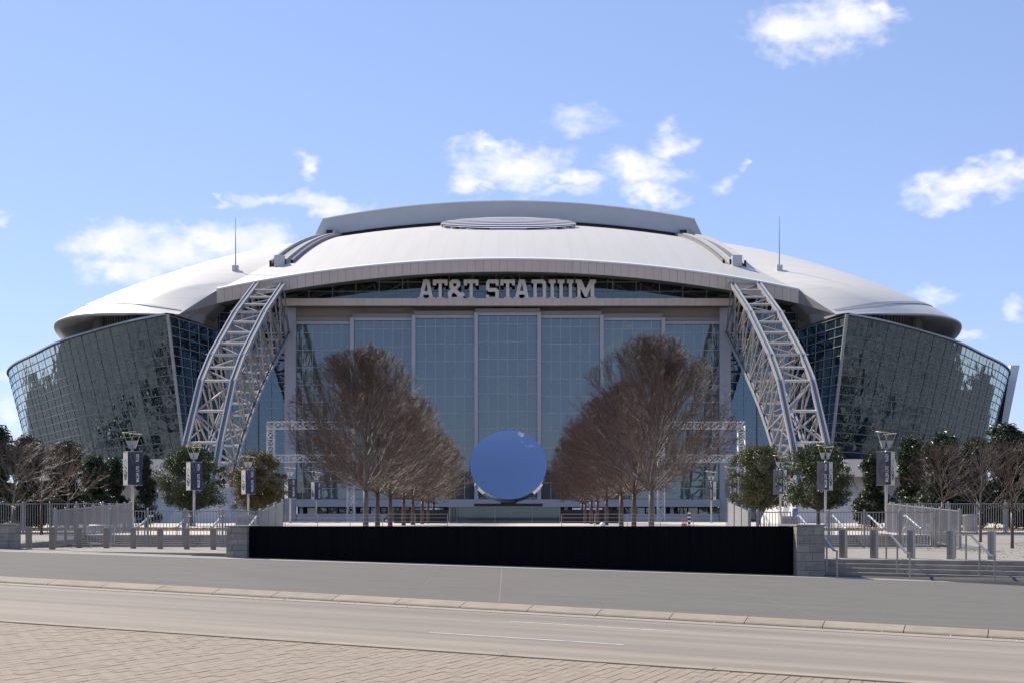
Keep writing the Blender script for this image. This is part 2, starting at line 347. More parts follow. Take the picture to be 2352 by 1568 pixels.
# ------------------------------------------------------------------ ground, road, pavement
A = R(20.5); CA, SA = math.cos(A), math.sin(A)       # the street runs 20.5 degrees off the stadium's front and falls to the right
def UV(u, v, z=0.0): return Vector((u*CA+v*SA, -u*SA+v*CA, z))
def to_uv(x, y): return x*CA-y*SA, x*SA+y*CA
def clampf(x, a, b): return max(a, min(b, x))
def zr(u): return -0.029*clampf(u, -62, 34)                       # street level
V_NEAR, V_GUT, V_KERB, Y_WALL = 18.36, 26.25, 26.78, 53.0
def zs(u, v): return zr(u)+0.12-0.0138*(v-V_KERB-0.45)             # pavement
def zsx(x, y): return zs(*to_uv(x, y))
def zland(x, y):                                                    # landing behind the wall: falls to the right in front, level at the gates
    f = 0.68-0.013*clampf(x, -45, 45); t = clampf((y-54.0)/12.0, 0, 1); return f*(1-t)+0.77*t
ULIST = [-400,-200,-120,-90,-62,-50,-40,-30,-20,-10,0,10,20,34,60,100,200,400]
def strip(name, v0, v1, f0, f1, m, us=ULIST, n=1, parent=None):
    mb = MB(); rows = []
    for k in range(n+1):
        t = k/n; rows.append([UV(u, v0+(v1-v0)*t, f0(u)*(1-t)+f1(u)*t) for u in us])
    mb.grid(rows); o = mb.build(name, m, parent)
    return o
def ground_z(x, y):
    u, v = to_uv(x, y)
    if v < 48: return zr(u)-0.35
    return 0.25 if v > 75 else (zr(u)-0.35)*(75-v)/27+0.25*(v-48)/27
xs = [-6000,-3000,-1500,-700,-400,-250,-160,-110,-80,-60,-45,-30,-15,0,15,30,45,60,80,110,160,250,400,700,1500,3000,6000]
ys = [-6000,-3000,-1200,-500,-200,-100,-60,-40,-20,-5,5,15,25,35,45,55,65,75,90,120,180,260,400,700,1500,3000,7000]
mb = MB(); mb.grid([[(x, y, ground_z(x, y)) for x in xs] for y in ys])
tag(mb.build('ground', M['ground']), kind='structure')
def along_street(o):                     # object axes follow the street, so that its wear does too
    o.data.transform(Matrix.Rotation(A, 4, 'Z')); o.rotation_euler.z = -A; return o
tag(along_street(strip('road', V_NEAR, V_GUT, zr, zr, M['road'])), kind='structure')
tag(strip('gutter', V_GUT+0.012, V_KERB, lambda u: zr(u)+0.006, lambda u: zr(u)+0.006, M['gutter']), kind='structure')
mb = MB(); mb.grid([[UV(u, V_GUT-0.01, zr(u)+0.004) for u in ULIST], [UV(u, V_GUT+0.012, zr(u)+0.004) for u in ULIST]])
tag(mb.build('gutter_joint', M['sand']), kind='structure')
# far kerb in cast lengths
kerb = tag(empty('kerb', UV(0, V_KERB, 0)), kind='structure')
u0 = to_uv(*P(1220, 0, 28.7).xy)[0]
for k in range(-30, 26):
    ua = u0+k*1.46; ub = ua+1.445
    prof = [(0.0,-0.05),(0.0,0.02),(0.03,0.045),(0.33,0.115),(0.38,0.122),(0.45,0.122),(0.45,-0.05)]
    mb = MB(); n = len(prof)
    vs = [UV(ua, V_KERB+pv, zr(ua)+pz) for pv, pz in prof]+[UV(ub, V_KERB+pv, zr(ub)+pz) for pv, pz in prof]
    mb.add(vs, [tuple(range(n)), tuple(reversed(range(n,2*n)))]+[(i, n+i, n+(i+1)%n, (i+1)%n) for i in range(n)])
    mb.build('kerb_length', M['kerb'], kerb)
# pavement between kerb and black wall
rows = []; XL = [-90,-70,-55,-42,-32,-24,-16,-8,0,8,16,24,32,45]
for k in range(11):
    rows.append([(x, y, zsx(x, y)) for x, y in [(x, (V_KERB+0.45-x*SA)/CA*(1-k/10)+55.5*k/10) for x in XL]])
mb = MB(); mb.grid(rows); tag(along_street(mb.build('sidewalk', M['sidewalk'])), kind='structure')
XB = [-45+3*k for k in range(31)]
mb = MB(); mb.grid([[(x, y, zsx(x, y)+0.004) for x in XB] for y in (51.2, 51.55)]); tag(mb.build('pale_band', M['band']), kind='structure')
mb = MB(); mb.grid([[(x, y, zsx(x, y)+0.004) for x in XB] for y in (51.6, 53.1)]); tag(mb.build('wall_apron', M['landing']), kind='structure')
mb = MB(); mb.grid([[(x, y, zsx(x, y)+0.008) for x in XB if x < -11.5] for y in (53.0, 53.5)]); tag(mb.build('pale_band', M['band']), kind='structure')
def joint(pa, pb, w=0.03):
    pts = []
    for (px, py) in (pa, pb):
        d = Vector(((px-1176)/FPX, 1, (1185-py)/FPX)); t = 10.0
        for _ in range(60):
            q = Vector((0,0,CAM_Z))+d*t; u, v = to_uv(q.x, q.y); t *= 1+0.5*((q.z-zs(u, v))/max(0.1,(CAM_Z-zs(u, v))))
        pts.append((u, v))
    (ua, va), (ub, vb) = pts; mb = MB(); rows = [[], []]
    dx, dy = ub-ua, vb-va; l = math.hypot(dx, dy); nx, ny = -dy/l*w, dx/l*w
    for k in range(13):
        u = ua+dx*k/12; v = va+dy*k/12
        for r, s_ in ((0,-1),(1,1)): rows[r].append(UV(u+nx*s_, v+ny*s_, zs(u+nx*s_, v+ny*s_)+0.004))
    mb.grid(rows); tag(mb.build('pavement_joint', M['joint']), kind='structure')
joint((1153,1304), (1147,1382), 0.012); joint((1597,1319), (1905,1425), 0.012); joint((2050,1360), (2340,1395), 0.01); joint((965,1356),(1010,1300),0.006)
for (v, ua, ub) in ((21.6,-9.55,-6.2),(24.5,-9.2,-6.0)):
    mb = MB(); mb.grid([[UV(u, vv, zr(u)+0.004) for u in (ua, (ua+ub)/2, ub)] for vv in (v-0.05, v+0.05)])
    tag(mb.build('lane_marking', M['paint']), kind='structure')

# near side: kerb edging and herringbone pavers
med = tag(strip('paved_median', -6, V_NEAR-0.28, lambda u: zr(u)+0.085, lambda u: zr(u)+0.085, M['sand'], us=[-62,-40,-20,-10,0,10,20,34]), kind='structure')
edge = tag(empty('near_kerb', UV(0, V_NEAR, 0)), kind='structure')
for k in range(-16, 12):
    ua = -1.1+k*2.9; ub = ua+2.885
    mb = MB(); mb.hexa([UV(ua,V_NEAR-0.28,zr(ua)-0.1),UV(ub,V_NEAR-0.28,zr(ub)-0.1),UV(ub,V_NEAR,zr(ub)-0.1),UV(ua,V_NEAR,zr(ua)-0.1)],
                       [UV(ua,V_NEAR-0.28,zr(ua)+0.115),UV(ub,V_NEAR-0.28,zr(ub)+0.115),UV(ub,V_NEAR-0.01,zr(ub)+0.115),UV(ua,V_NEAR-0.01,zr(ua)+0.115)])
    mb.build('kerb_length', M['kerb'], edge)
PW = 0.15; g = 0.003
def bond():
    out = []
    for i in range(-150, 45):
        for j in range(-1, 24): out.append((i, 2*j+(i % 2), 1, 2))
    return out
vt = V_NEAR-0.29
vis = []
for (i, j, a_, b_) in bond():
    ua, ub = i*PW+g, (i+a_)*PW-g; vb_, va_ = min(vt, vt-j*PW-g), vt-(j+b_)*PW+g
    if vb_-va_ < 0.05: continue
    cpt = UV((ua+ub)/2, (va_+vb_)/2, zr(ua)+0.1)
    px = 1176+cpt.x/cpt.y*FPX; py = 1185-(cpt.z-CAM_Z)/cpt.y*FPX
    if -140 < px < 2500 and py < 1640: vis.append((cpt.length, ua, ub, va_, vb_, 0 <= px <= 2352 and py < 1568))
vis.sort(key=lambda t: (not t[5], t[0]))
def paver_mesh(mb, ua, ub, va_, vb_, dz):
    c = 0.0035; zt = 0.099+dz
    b = [UV(ua,va_,zr(ua)+zt-0.02),UV(ub,va_,zr(ub)+zt-0.02),UV(ub,vb_,zr(ub)+zt-0.02),UV(ua,vb_,zr(ua)+zt-0.02)]
    m_ = [p+Vector((0,0,0.0175)) for p in b]
    t = [UV(ua+c,va_+c,zr(ua)+zt),UV(ub-c,va_+c,zr(ub)+zt),UV(ub-c,vb_-c,zr(ub)+zt),UV(ua+c,vb_-c,zr(ua)+zt)]
    mb.add(b+m_+t, [(0,1,5,4),(1,2,6,5),(2,3,7,6),(3,0,4,7),(4,5,9,8),(5,6,10,9),(6,7,11,10),(7,4,8,11),(8,9,10,11)])
rest = MB()
for k, (d, ua, ub, va_, vb_, inv) in enumerate(vis):
    dz = rnd.uniform(-0.003, 0.003)
    if k < 300:
        mb = MB(); paver_mesh(mb, ua, ub, va_, vb_, dz); mb.build('paver', M['paver'], med)
    else: paver_mesh(rest, ua, ub, va_, vb_, dz)
tag(rest.build('paver_field', M['paver'], med), kind='stuff')

# landing, side terraces, plaza
def landing(xa, xb, yf):
    mb = MB(); n = 10; rows = [[(xa+(xb-xa)*i/n, yf+(67.0-yf)*k/6, zland(xa+(xb-xa)*i/n, yf+(67.0-yf)*k/6)) for i in range(n+1)] for k in range(7)]
    mb.grid(rows); mb.grid([[(x, y, z-1.2) for x, y, z in rows[0]], rows[0]]); return mb
tag(landing(-21, -10.3, 53.4).build('landing', M['landing']), kind='structure')
tag(landing(10.8, 21, 55.3).build('landing', M['landing']), kind='structure')
for s in (-1, 1):
    y0_ = 53.4 if s < 0 else 55.3; xs_t = [s*21.02, s*24, s*28, s*34, s*45, s*80]
    rows = [[(x, y0_+(80-y0_)*k/8, (zland(x, y0_)+0.03)*(1-k/8)+1.2*k/8) for x in xs_t] for k in range(9)]
    mb = MB(); mb.grid(rows); mb.grid([[(rows[0][0][0], r[0][1], 0.0) for r in rows], [r[0] for r in rows]]); mb.grid([[(x, y, z-1.2) for x, y, z in rows[0]], rows[0]])
    tag(mb.build('side_terrace', M['landing']), kind='structure')
PZ = 1.32
mb = MB(); mb.add([(-21,69,PZ),(21,69,PZ),(21,80,PZ),(-21,80,PZ)], [(0,1,2,3)])
mb.grid([[(x, y, PZ) for x in (-62,-21,21,62)] for y in (80.0,120.0,200.0,262.0,268.0)])
mb.box(-21, 21, 68.8, 69, 0.3, PZ); mb.grid([[(x, 80, z) for x in (-62,-21)] for z in (0.3, PZ)]); mb.grid([[(x, 80, z) for x in (21,62)] for z in (0.3, PZ)]); mb.grid([[(62, y, z) for y in (80,268)] for z in (0, PZ)]); mb.grid([[(-62, y, z) for y in (80,268)] for z in (0, PZ)])
tag(mb.build('plaza', M['plaza']), kind='structure')
ps = tag(empty('plaza_steps', (0,67.2,0.75)), kind='structure')
for k in range(5):
    y0_ = 67.2+k*0.34; zt = 0.78+(PZ-0.78)*(k+1)/5.6
    for (xa, xb) in ((-21,-8.2),(8.2,21)):
        bevel(MB().box(xa, xb, y0_, y0_+0.36+(0.6 if k==4 else 0), 0.4, zt).build('step', M['step'], ps), 0.012)
fs = tag(empty('front_steps', (14, 53.9, 0)), kind='structure')
for k in range(4):
    y0_ = 53.9+0.45*k
    for i in range(9):
        xa, xb = 11.62+3.4*i, 11.62+3.4*(i+1)-0.012
        f = lambda x: zsx(x, 53.9)+(zland(x, 55.3)-zsx(x, 53.9))*(k+1)/4+0.003
        mb = MB(); mb.hexa([(xa,y0_,-1.4),(xb,y0_,-1.4),(xb,y0_+0.46,-1.4),(xa,y0_+0.46,-1.4)],[(xa,y0_,f(xa)),(xb,y0_,f(xb)),(xb,y0_+0.46,f(xb)),(xa,y0_+0.46,f(xa))])
        bevel(mb.build('step', M['step'], fs), 0.012)

# black water wall between stone piers
wall = thing('fountain_wall', 'long black stone fountain wall between two grey stone piers', 'wall', (0, Y_WALL, 0.2))
xl, xr = P(566,0,Y_WALL).x, P(1830,0,Y_WALL).x; TOPZ = 1.84; npan = 26
for k in range(npan):
    xa = xl+(xr-xl)*k/npan+0.004; xb = xl+(xr-xl)*(k+1)/npan-0.004; dy = rnd.uniform(0, 0.006)
    mb = MB(); mb.hexa([(xa,Y_WALL+dy,-0.6),(xb,Y_WALL+dy,-0.6),(xb,Y_WALL+0.5,-0.6),(xa,Y_WALL+0.5,-0.6)],[(xa,Y_WALL+0.05+dy,TOPZ),(xb,Y_WALL+0.05+dy,TOPZ),(xb,Y_WALL+0.5,TOPZ),(xa,Y_WALL+0.5,TOPZ)])
    mb.build('wall_panel', M['black'], wall)
MB().box(xl, xr, Y_WALL+0.52, Y_WALL+3.2, -0.4, TOPZ-0.02).build('basin', M['black'], wall)
def pier(label, xa, xb, y0, y1, ztop, rows, zbot, seed):
    r_ = random.Random(seed); t = thing('stone_pier', label, 'pier', ((xa+xb)/2, y0, zbot)); g_ = 0.006
    MB().box(xa+.02, xb-.02, y0+.02, y1-.02, zbot-.3, ztop-.03).build('core', M['mortar'], t)
    h = (ztop-zbot)/rows; ym = (y0+y1)/2
    for k in range(rows):
        za, zz = zbot+k*h+g_, zbot+(k+1)*h-g_
        if k == 0: za -= 0.35
        cut_ = xa+(xb-xa)*(0.3+0.25*((k*2+1) % 3)/2+r_.uniform(-.04,.04))
        for (p0, p1) in ((xa, cut_), (cut_, xb)):
            for (w0, w1) in ((y0, ym), (ym, y1)):
                d = r_.uniform(0, 0.008); bevel(MB().box(p0+g_, p1-g_, w0+g_-d, w1-g_+d, za, zz).build('stone_block', M['stone'], t), 0.008)
    MB().box(xa-.015, xb+.015, y0-.015, y1+.015, ztop+.001, ztop+.06).build('coping', M['stone'], t)
pier('grey stone pier at the left end of the black wall', P(519,0,52.6).x, P(567,0,52.6).x, 52.6, 55.6, 1.80, 5, 0.72, 1)
pier('tall grey stone pier at the right end of the black wall beside the steps', P(1830,0,52.4).x, P(1895,0,52.4).x, 52.4, 56.0, 1.84, 6, -0.10, 2)
pier('low stone block cut by the left picture edge', P(-60,0,54).x, P(19,0,54).x, 54, 55.4, 1.86, 3, 0.95, 3)

# ------------------------------------------------------------------ the stadium
X0 = -0.8                                  # its axis
ST = thing('stadium', 'huge domed stadium with white roof, glass end wall and glass wings', 'stadium', (X0, 266, PZ))
def crom(pts, n):
    out = []; m = len(pts)
    for i in range(m-1):
        p0, p1, p2, p3 = pts[max(i-1,0)], pts[i], pts[i+1], pts[min(i+2,m-1)]
        for k in range(n):
            t = k/n; out.append(tuple(0.5*((2*b)+(c-a)*t+(2*a-5*b+4*c-d)*t*t+(-a+3*b-3*c+d)*t**3) for a,b,c,d in zip(p0,p1,p2,p3)))
    out.append(tuple(pts[-1])); return out
def resample(pts, step):
    out = [pts[0]]; acc = 0.0
    for a, b in zip(pts, pts[1:]):
        l = math.dist(a, b); t = step-acc
        while t <= l: out.append(tuple(x+(y-x)*t/l for x, y in zip(a, b))); t += step
        acc = (acc+l) % step
    return out
YF, YM = 258.0, 403.0
def Zc(y): return 48.6+0.395*((145**2-(YM-y)**2)/290)
def zc(x, y): return Zc(y)-5.5*(x/52.8)**2
def S3(x, y, z): return (X0+x, y, z)
eave = crom([(-57.7,250,37.6),(-67,252.6,38.35),(-76,257,38.8),(-83,265,39.0),(-88,277,39.1),(-92.5,297,39.1),(-95.5,325,39.0),(-97.5,360,39.0),(-98,403,39.0)], 8)
innr = crom([(-52.8,258),(-51,262),(-49,267),(-47,275),(-45,285),(-44,303),(-44,330),(-44,365),(-44,403)], 8)
FL = [0,.05,.1,.16,.22,.28,.34,.4,.46,.52,.58,.64,.7,.76,.82,.88,.93,.97,1.0]
roof_all = MB()
def side_rows(s, back):
    rows = []
    for i_, ((ex, ey, ez), (ix, iy)) in enumerate(zip(eave, innr)):
        iz = zc(ix, iy); r = []; bl_ = min(1, i_/9)
        for f in FL:
            gz = (1-(0.25*f+0.75*f**2.4))*bl_+(1-f)*(1-bl_); y = iy+(ey-iy)*f
            if back: y = 2*YM-y
            r.append(S3(s*(-(ix+(ex-ix)*f)), y, ez+(iz-ez)*gz))
        rows.append(r)
    return rows
roofp = None
roof_mb = MB()
yl = [258+145*k/24 for k in range(25)]+[403+145*k/12 for k in range(1,13)]
def xin(y):
    yy = y if y <= YM else 2*YM-y
    for (a, b), (c, d) in zip(innr, innr[1:]):
        if b <= yy <= d: return -(a+(c-a)*(yy-b)/max(1e-6, d-b))
    return 44.0
ylin = [q[1] for q in innr]; ylin = ylin+[2*YM-y for y in reversed(ylin[:-1])]
roof_mb.grid([[S3(xin(y)*t/10, y, zc(xin(y)*t/10, min(y, 2*YM-y))) for t in range(-10, 11)] for y in ylin])
roof_c = roof_mb.build('roof', M['roof'], ST, smooth=True); tag(roof_c, 'white central roof strip between the two arches')
bvh_mb = MB(); bvh_mb.v += roof_mb.v; bvh_mb.f += roof_mb.f
for s in (-1, 1):
    mb = MB(); mb.grid(side_rows(s, False)); mb.grid(side_rows(s, True))
    bvh_mb.add(mb.v, mb.f)
    o = mb.build('roof_wing', M['roof_wing'], ST, smooth=True); fix_normals(o)
    # rounded eave and soffit
    mb = MB(); rows = []; n = len(eave)
    for i, (ex, ey, ez) in enumerate(eave):
        a, b = eave[max(i-1,0)], eave[min(i+1,n-1)]; tx, ty = b[0]-a[0], b[1]-a[1]; l = math.hypot(tx, ty); nx, ny = -ty/l, tx/l
        if nx > 0 and i > 3: nx, ny = -nx, -ny
        if ny > 0.05 and i <= 3: nx, ny = -nx, -ny
        k = min(1, (i+1)/10)
        rows.append([S3(s*(-(ex+nx*d)), ey+ny*d, ez+z) for d, z in ((-0.3,0.05),(0.25,-0.04),(0.42,-0.2*k),(0.38,-0.38*k),(0.1,-0.52*k),(-1.2*k,-0.50*k),(-1.4*k,-0.3*k),(-5*k,0.3*k),(-13*k,1.6*k))])
    mb.grid(rows); fix_normals(mb.build('eave', M['rooftrim'], ST, smooth=True))
    # gutter line set into the roof near the eave
    mb = MB(); rows = [[], []]
    for i in range(1, 36):
        (ex, ey, ez), (ix, iy) = eave[i], innr[i]; iz = zc(ix, iy)
        for r, f in ((0, 0.855), (1, 0.885)):
            gz = (1-(0.25*f+0.75*f**2.4))*min(1,i/9)+(1-f)*(1-min(1,i/9)); rows[r].append(S3(s*(-(ix+(ex-ix)*f)), iy+(ey-iy)*f, ez+(iz-ez)*gz+0.12))
    mb.grid(rows); mb.build('roof_gutter', M['roofgrey'], ST, smooth=True)
    # clerestory below the eave
    mbg, mbf = MB(), []
    cl = [(eave[i][0]*0.93, eave[i][1]+ (7.0 if i < 24 else 4.0)) for i in range(8, 60)]
    mbg.grid([[S3(-s*x, y, z) for x, y in cl] for z in (33.5, 40.2)]); mbg.build('clerestory', M['clere_glass'], ST, smooth=True)
    cr = resample(cl, 1.15)
    for (x, y) in cr[:46]:
        MB().box(X0-s*x-0.09, X0-s*x+0.09, y-0.32, y-0.05, 33.5, 40.0).build('clerestory_fin', M['rooftrim'], ST)
ROOF = BVHTree.FromPolygons([Vector(v) for v in bvh_mb.v], bvh_mb.f)
def on_roof(px, py):
    d = Vector(((px-1176)/FPX, 1, (1185-py)/FPX)).normalized(); return ROOF.ray_cast(Vector((0,0,CAM_Z)), d)[0]
def roof_z(x, y):
    h = ROOF.ray_cast(Vector((x, y, 120)), Vector((0,0,-1)))[0]; return h.z if h else 40
# front fascia: arched row of panels, trim and soffit
def ft(x): return 48.6-5.5*(x/52.8)**2
def fb(x): return 46.5-5.8*(x/52.8)**2
fx = [-52.8+105.6*k/72 for k in range(73)]
mb = MB(); rows = [[S3(x, YF+0.25, fb(x)+0.02) for x in fx], [S3(x, YF+0.25, ft(x)-0.02) for x in fx]]; mb.grid(rows)
mb.grid([[S3(x, YF+0.1, fb(x)) for x in fx], [S3(x, 266.4, fb(x)+0.8) for x in fx]]); fas = mb.build('fascia', M['soffit'], ST)
for a, b in zip(fx, fx[1:]):
    a += 0.018; b -= 0.018; mb = MB()
    mb.hexa([S3(a,YF,fb(a)),S3(b,YF,fb(b)),S3(b,YF+0.2,fb(b)),S3(a,YF+0.2,fb(a))],[S3(a,YF-0.12,ft(a)),S3(b,YF-0.12,ft(b)),S3(b,YF+0.2,ft(b)),S3(a,YF+0.2,ft(a))])
    mb.build('fascia_panel', M['fascia'], fas)
mb = MB(); mb.grid([[S3(x, y, ft(x)+z) for x in fx] for y, z in ((YF-0.25,-0.02),(YF-0.25,0.28),(YF+1.3,0.75),(YF+1.3,0.4))]); mb.build('roof_edge_trim', M['rooftrim'], ST)
for s in (-1, 1):
    q = [(-52.8,258,43.1),(-52.8,258.1,40.7),(-54.8,257.2,38.6),(-55.2,256.4,36.4),(-57.6,249.6,36.4),(-57.7,249.8,37.6)]
    mb = MB(); n = len(q); vs = [S3(-s*x, y, z) for x,y,z in q]; vs2 = [S3(-s*(x+0.1), y+1.2, z-0.05) for x,y,z in q]
    mb.add(vs+vs2, [tuple(range(n)), tuple(reversed(range(n,2*n)))]+[(i,(i+1)%n,n+(i+1)%n,n+i) for i in range(n)])
    fix_normals(mb.build('fascia_return', M['fasciaside'], ST))
    mb = MB(); mb.add([S3(-s*-52.8,258.1,40.9),S3(-s*-55,257,38.4),S3(-s*-55,266.3,38.4),S3(-s*-52.8,266.3,41.2)],[(0,1,2,3)]); mb.build('soffit', M['soffit'], ST)
# sliding roof leaf
YP = 330.0
xp = [-43.2+86.4*k/24 for k in range(25)]
def zp(x, y): return zc(x, min(y, 2*YM-y))+5.1-0.5*(x/43.2)**2
mb = MB(); yy = [YP+(2*(YM-YP))*k/20 for k in range(21)]
mb.grid([[S3(x, y, zp(x, y)) for x in xp] for y in yy])
for s in (-1, 1): mb.grid([[S3(s*43.2, y, zp(43.2, y)) for y in yy],[S3(s*45.2, y, zc(45.2, min(y,2*YM-y))+0.4) for y in yy]])
leaf = fix_normals(mb.build('sliding_roof', M['roof'], ST))
mb = MB(); mb.grid([[S3(x, YP-0.05, zp(x, YP)+0.02) for x in xp],[S3(x*45.2/43.2, YP-0.05, zc(x*45.2/43.2, YP)+0.75) for x in xp]]); mb.build('roof_end_face', M['panelgrey'], leaf)
mb = MB(); mb.grid([[S3(x*45/43.2, YP+0.3, zc(x, YP)+1.2) for x in xp],[S3(x*45/43.2, YP+0.3, zc(x, YP)-0.6) for x in xp]]); mb.build('roof_gap', M['blackmetal'], leaf)
mb = MB(); mb.tube([S3(x, YP-0.2, zc(x, YP)+0.8) for x in xp], 0.12, 5); mb.build('seal_tube', M['roofgrey'], leaf)
mb = MB(); mb.tube([S3(x, YP-0.1, zp(x, YP)+0.1) for x in xp], 0.16, 5); mb.build('edge_trim', M['rooftrim'], leaf)
for s in (-1, 1):
    cx = s*40.9; z0 = zc(40.9, YP)+0.4
    cb = MB().box(X0+cx-1.4, X0+cx+1.4, YP-0.9, YP-0.06, z0, z0+1.45).build('carriage', M['roofgrey'], leaf)
    MB().box(X0+cx-1.25, X0+cx+0.1*s+0.3, YP-0.93, YP-0.9, z0+0.2, z0+1.25).build('opening', M['blackmetal'], cb)
    MB().box(X0+cx+0.35, X0+cx+0.85, YP-0.95, YP-0.9, z0+0.2, z0+1.25).build('bracket', M['disc'], cb)
    # curved rails the leaf runs on
    for k, (off, hgt) in enumerate(((-1.5, 1.25), (1.3, 1.0), (2.6, 0.7))):
        mb = MB(); rows = [[] for _ in range(4)]
        for i in range(31):
            y = 272+(YP-1-272)*i/30; x = s*(43.9-2.6*i/30-off*(1 if k else 1)); zz = roof_z(X0+x, y)
            for r, (dx, dz) in enumerate(((-0.22,-0.2),(-0.22,hgt),(0.22,hgt),(0.22,-0.2))): rows[r].append(S3(x+dx, y, zz+dz))
        mb.grid(rows); mb.build('track_beam', M['panelgrey'] if k < 2 else M['trussdark'], ST)
    mb = MB(); rows = [[], []]
    for i in range(31):
        y = 272+(YP-1-272)*i/30; x0_ = 43.9-2.6*i/30
        for r, off in ((0, -1.2), (1, 1.1)):
            x = s*(x0_-off); rows[r].append(S3(x, y, roof_z(X0+x, y)+0.6))
    mb.grid(rows); mb.build('track_deck', M['soffit'], ST)
    x = s*43.6; zz = roof_z(X0+x, 271.5)
    bevel(MB().box(X0+x-0.85, X0+x+1.0, 270.6, 272.2, zz-0.3, zz+1.9).build('track_buffer', M['panelgrey'], ST), 0.05)
# lightning masts
for (px, pb, pt) in ((541, 622, 500), (1790, 621, 498)):
    h = on_roof(px, pb); L_ = (pb-pt)/FPX*h.y
    mast = MB().box(h.x-0.55, h.x+0.55, h.y-0.5, h.y+0.5, h.z-0.4, h.z+0.95).build('mast_base', M['panelgrey'], ST)
    mb = MB(); mb.tube([(h.x,h.y,h.z+0.95),(h.x,h.y,h.z+4),(h.x,h.y,h.z+L_)], [0.13,0.11,0.04], 8); mb.build('mast', M['pole'], mast)
# striped globe emblem lying on the roof
em = empty('roof_emblem', (X0, 311, zc(0,311)), 0, ST)
for k in range(8):
    t0, t1 = -1+0.25*k+0.035, -1+0.25*(k+1)-0.055
    mb = MB(); n = 24; lo, hi = [], []
    for i in range(n+1):
        a = -1+2*i/n
        w0, w1 = math.sqrt(max(0,1-t0*t0)), math.sqrt(max(0,1-t1*t1))
        lo.append((a*w0*14.8, 311+t0*14.6)); hi.append((a*w1*14.8, 311+t1*14.6))
    def ez_(x, y, y0=311+t0*14.6): return zc(x, y0)+0.22+1.15*max(0,(y0-296)/30)+0.252*(y-y0)
    mb.grid([[S3(x, y, ez_(x,y)+0.16) for x, y in lo],[S3(x, y, ez_(x,y)+0.16) for x, y in hi],[S3(x, y, ez_(x,y)-0.3) for x, y in hi]])
    fr = MB(); fr.grid([[S3(x, y, ez_(x,y)-0.55) for x, y in lo],[S3(x, y, ez_(x,y)+0.155) for x, y in lo]])
    es = mb.build('emblem_stripe', M['rooftrim'], em); fr.build('stripe_front', M['stripe'], es)
mb = MB(); mb.grid([[S3(14.6*math.sin(t)*r, 311+14.4*math.cos(t)*r, zc(14.6*math.sin(t)*r, 311+14.4*math.cos(t)*r)+0.08+0.7*max(0,(15+14.4*math.cos(t)*r)/30)) for t in [2*math.pi*i/40 for i in range(41)]] for r in (0.05, 0.98)])
mb.build('emblem_backing', M['ink_blue'], em)  # blue disc beneath the stripes, showing in the gaps

# end wall: doors, frame, header, transom
YD = 266.0
def zz_(py): return CAM_Z+(1185-py)/FPX*YD
BX = [-40.5,-29.0,-17.5,-5.85,5.85,17.5,29.0,40.5]
PANE = {}
def pane_obj(name, w, h, m, parent, c, tilt=0.004, face=-1):
    key = (name, round(w,2), round(h,2), m.name)
    if key not in PANE: PANE[key] = MB().box(-w/2, w/2, -0.02, 0.02, -h/2, h/2).mesh(name, m)
    o = link(name, PANE[key], parent, Vector(c)-wloc(parent), (rnd.gauss(0,tilt), 0, rnd.gauss(0,tilt))); return o
npane = 0
for b in range(7):
    xa, xb = BX[b], BX[b+1]; lvl = min(b, 6-b); yd = YD-0.45*lvl; ztop = (38.6, 39.2, 39.6, 40.0)[lvl]
    door = MB().box(X0+xa+0.2, X0+xb-0.2, yd+0.10, yd+0.2, 5.4, ztop-0.6).build('sliding_door', M['interior'], ST)
    MB().box(X0+xa, X0+xb, yd-0.16, yd+0.14, ztop-0.55, ztop).build('door_head', M['lilac'], door)
    if lvl < 3 or b == 3: MB().box(X0+xa-(0.2 if lvl==3 else 0), X0+xb+(0.2 if lvl==3 else 0), yd-0.25, yd+0.25, ztop+0.04, ztop+0.75).build('door_track', M['taupe'], door)
    for s, xx in ((-1, xa), (1, xb)):
        if lvl in (1,2,3):
            w = 0.72; own = (lvl == 3) or (s == (-1 if b < 3 else 1))
            if own: MB().box(X0+xx-w/2, X0+xx+w/2, yd-0.5, yd+0.1, 4.2, ztop-0.02).build('door_stile', M['lilac'], door)
    cw = (xb-xa-0.75)/6; zrow = [ztop-0.6-1.55]+[ztop-0.6-1.55-3.22*k for k in range(1,11)]; zrow = [z for z in zrow if z > 5.6]
    zr_ = [ztop-0.6]+zrow+[5.45]
    small = MB()
    for k in range(len(zr_)-1):
        for c in range(6):
            cx = X0+xa+0.375+cw*(c+0.5); w, h = cw-0.09, zr_[k]-zr_[k+1]-0.09; cz = (zr_[k]+zr_[k+1])/2
            if 1 <= b <= 5: pane_obj('door_pane', w, h, M['door_glass'], door, (cx, yd, cz), 0.0022)
            else: small.box(cx-w/2, cx+w/2, yd-0.02, yd+0.02, cz-h/2, cz+h/2)
    if small.v: tag(small.build('door_pane_field', M['door_glass'], door), kind='stuff')
    grid_ = MB()
    for z in zr_[1:-1]: MB().box(X0+xa+0.3, X0+xb-0.3, yd-0.1, yd+0.03, z-0.055, z+0.055).build('transom_bar', M['lilac'], door)
    for c in range(1, 6): MB().box(X0+xa+0.375+cw*c-0.045, X0+xa+0.375+cw*c+0.045, yd-0.08, yd+0.04, 5.45, ztop-0.55).build('glazing_bar', M['lilac'], door)
for s in (-1, 1):
    MB().box(X0+s*40.55-1.05, X0+s*40.55+1.05, YD-0.9, YD+0.3, PZ, 41.0).build('door_jamb', M['lilac'], ST)
MB().box(X0-41.6, X0+41.6, YD+0.22, YD+0.5, 37.5, 41.2).build('door_backing', M['taupe'], ST)
hd = MB().box(X0-41.6, X0+41.6, YD-3.4, YD+0.4, 41.02, 41.3).build('header_beam', M['soffit'], ST)
n = 60
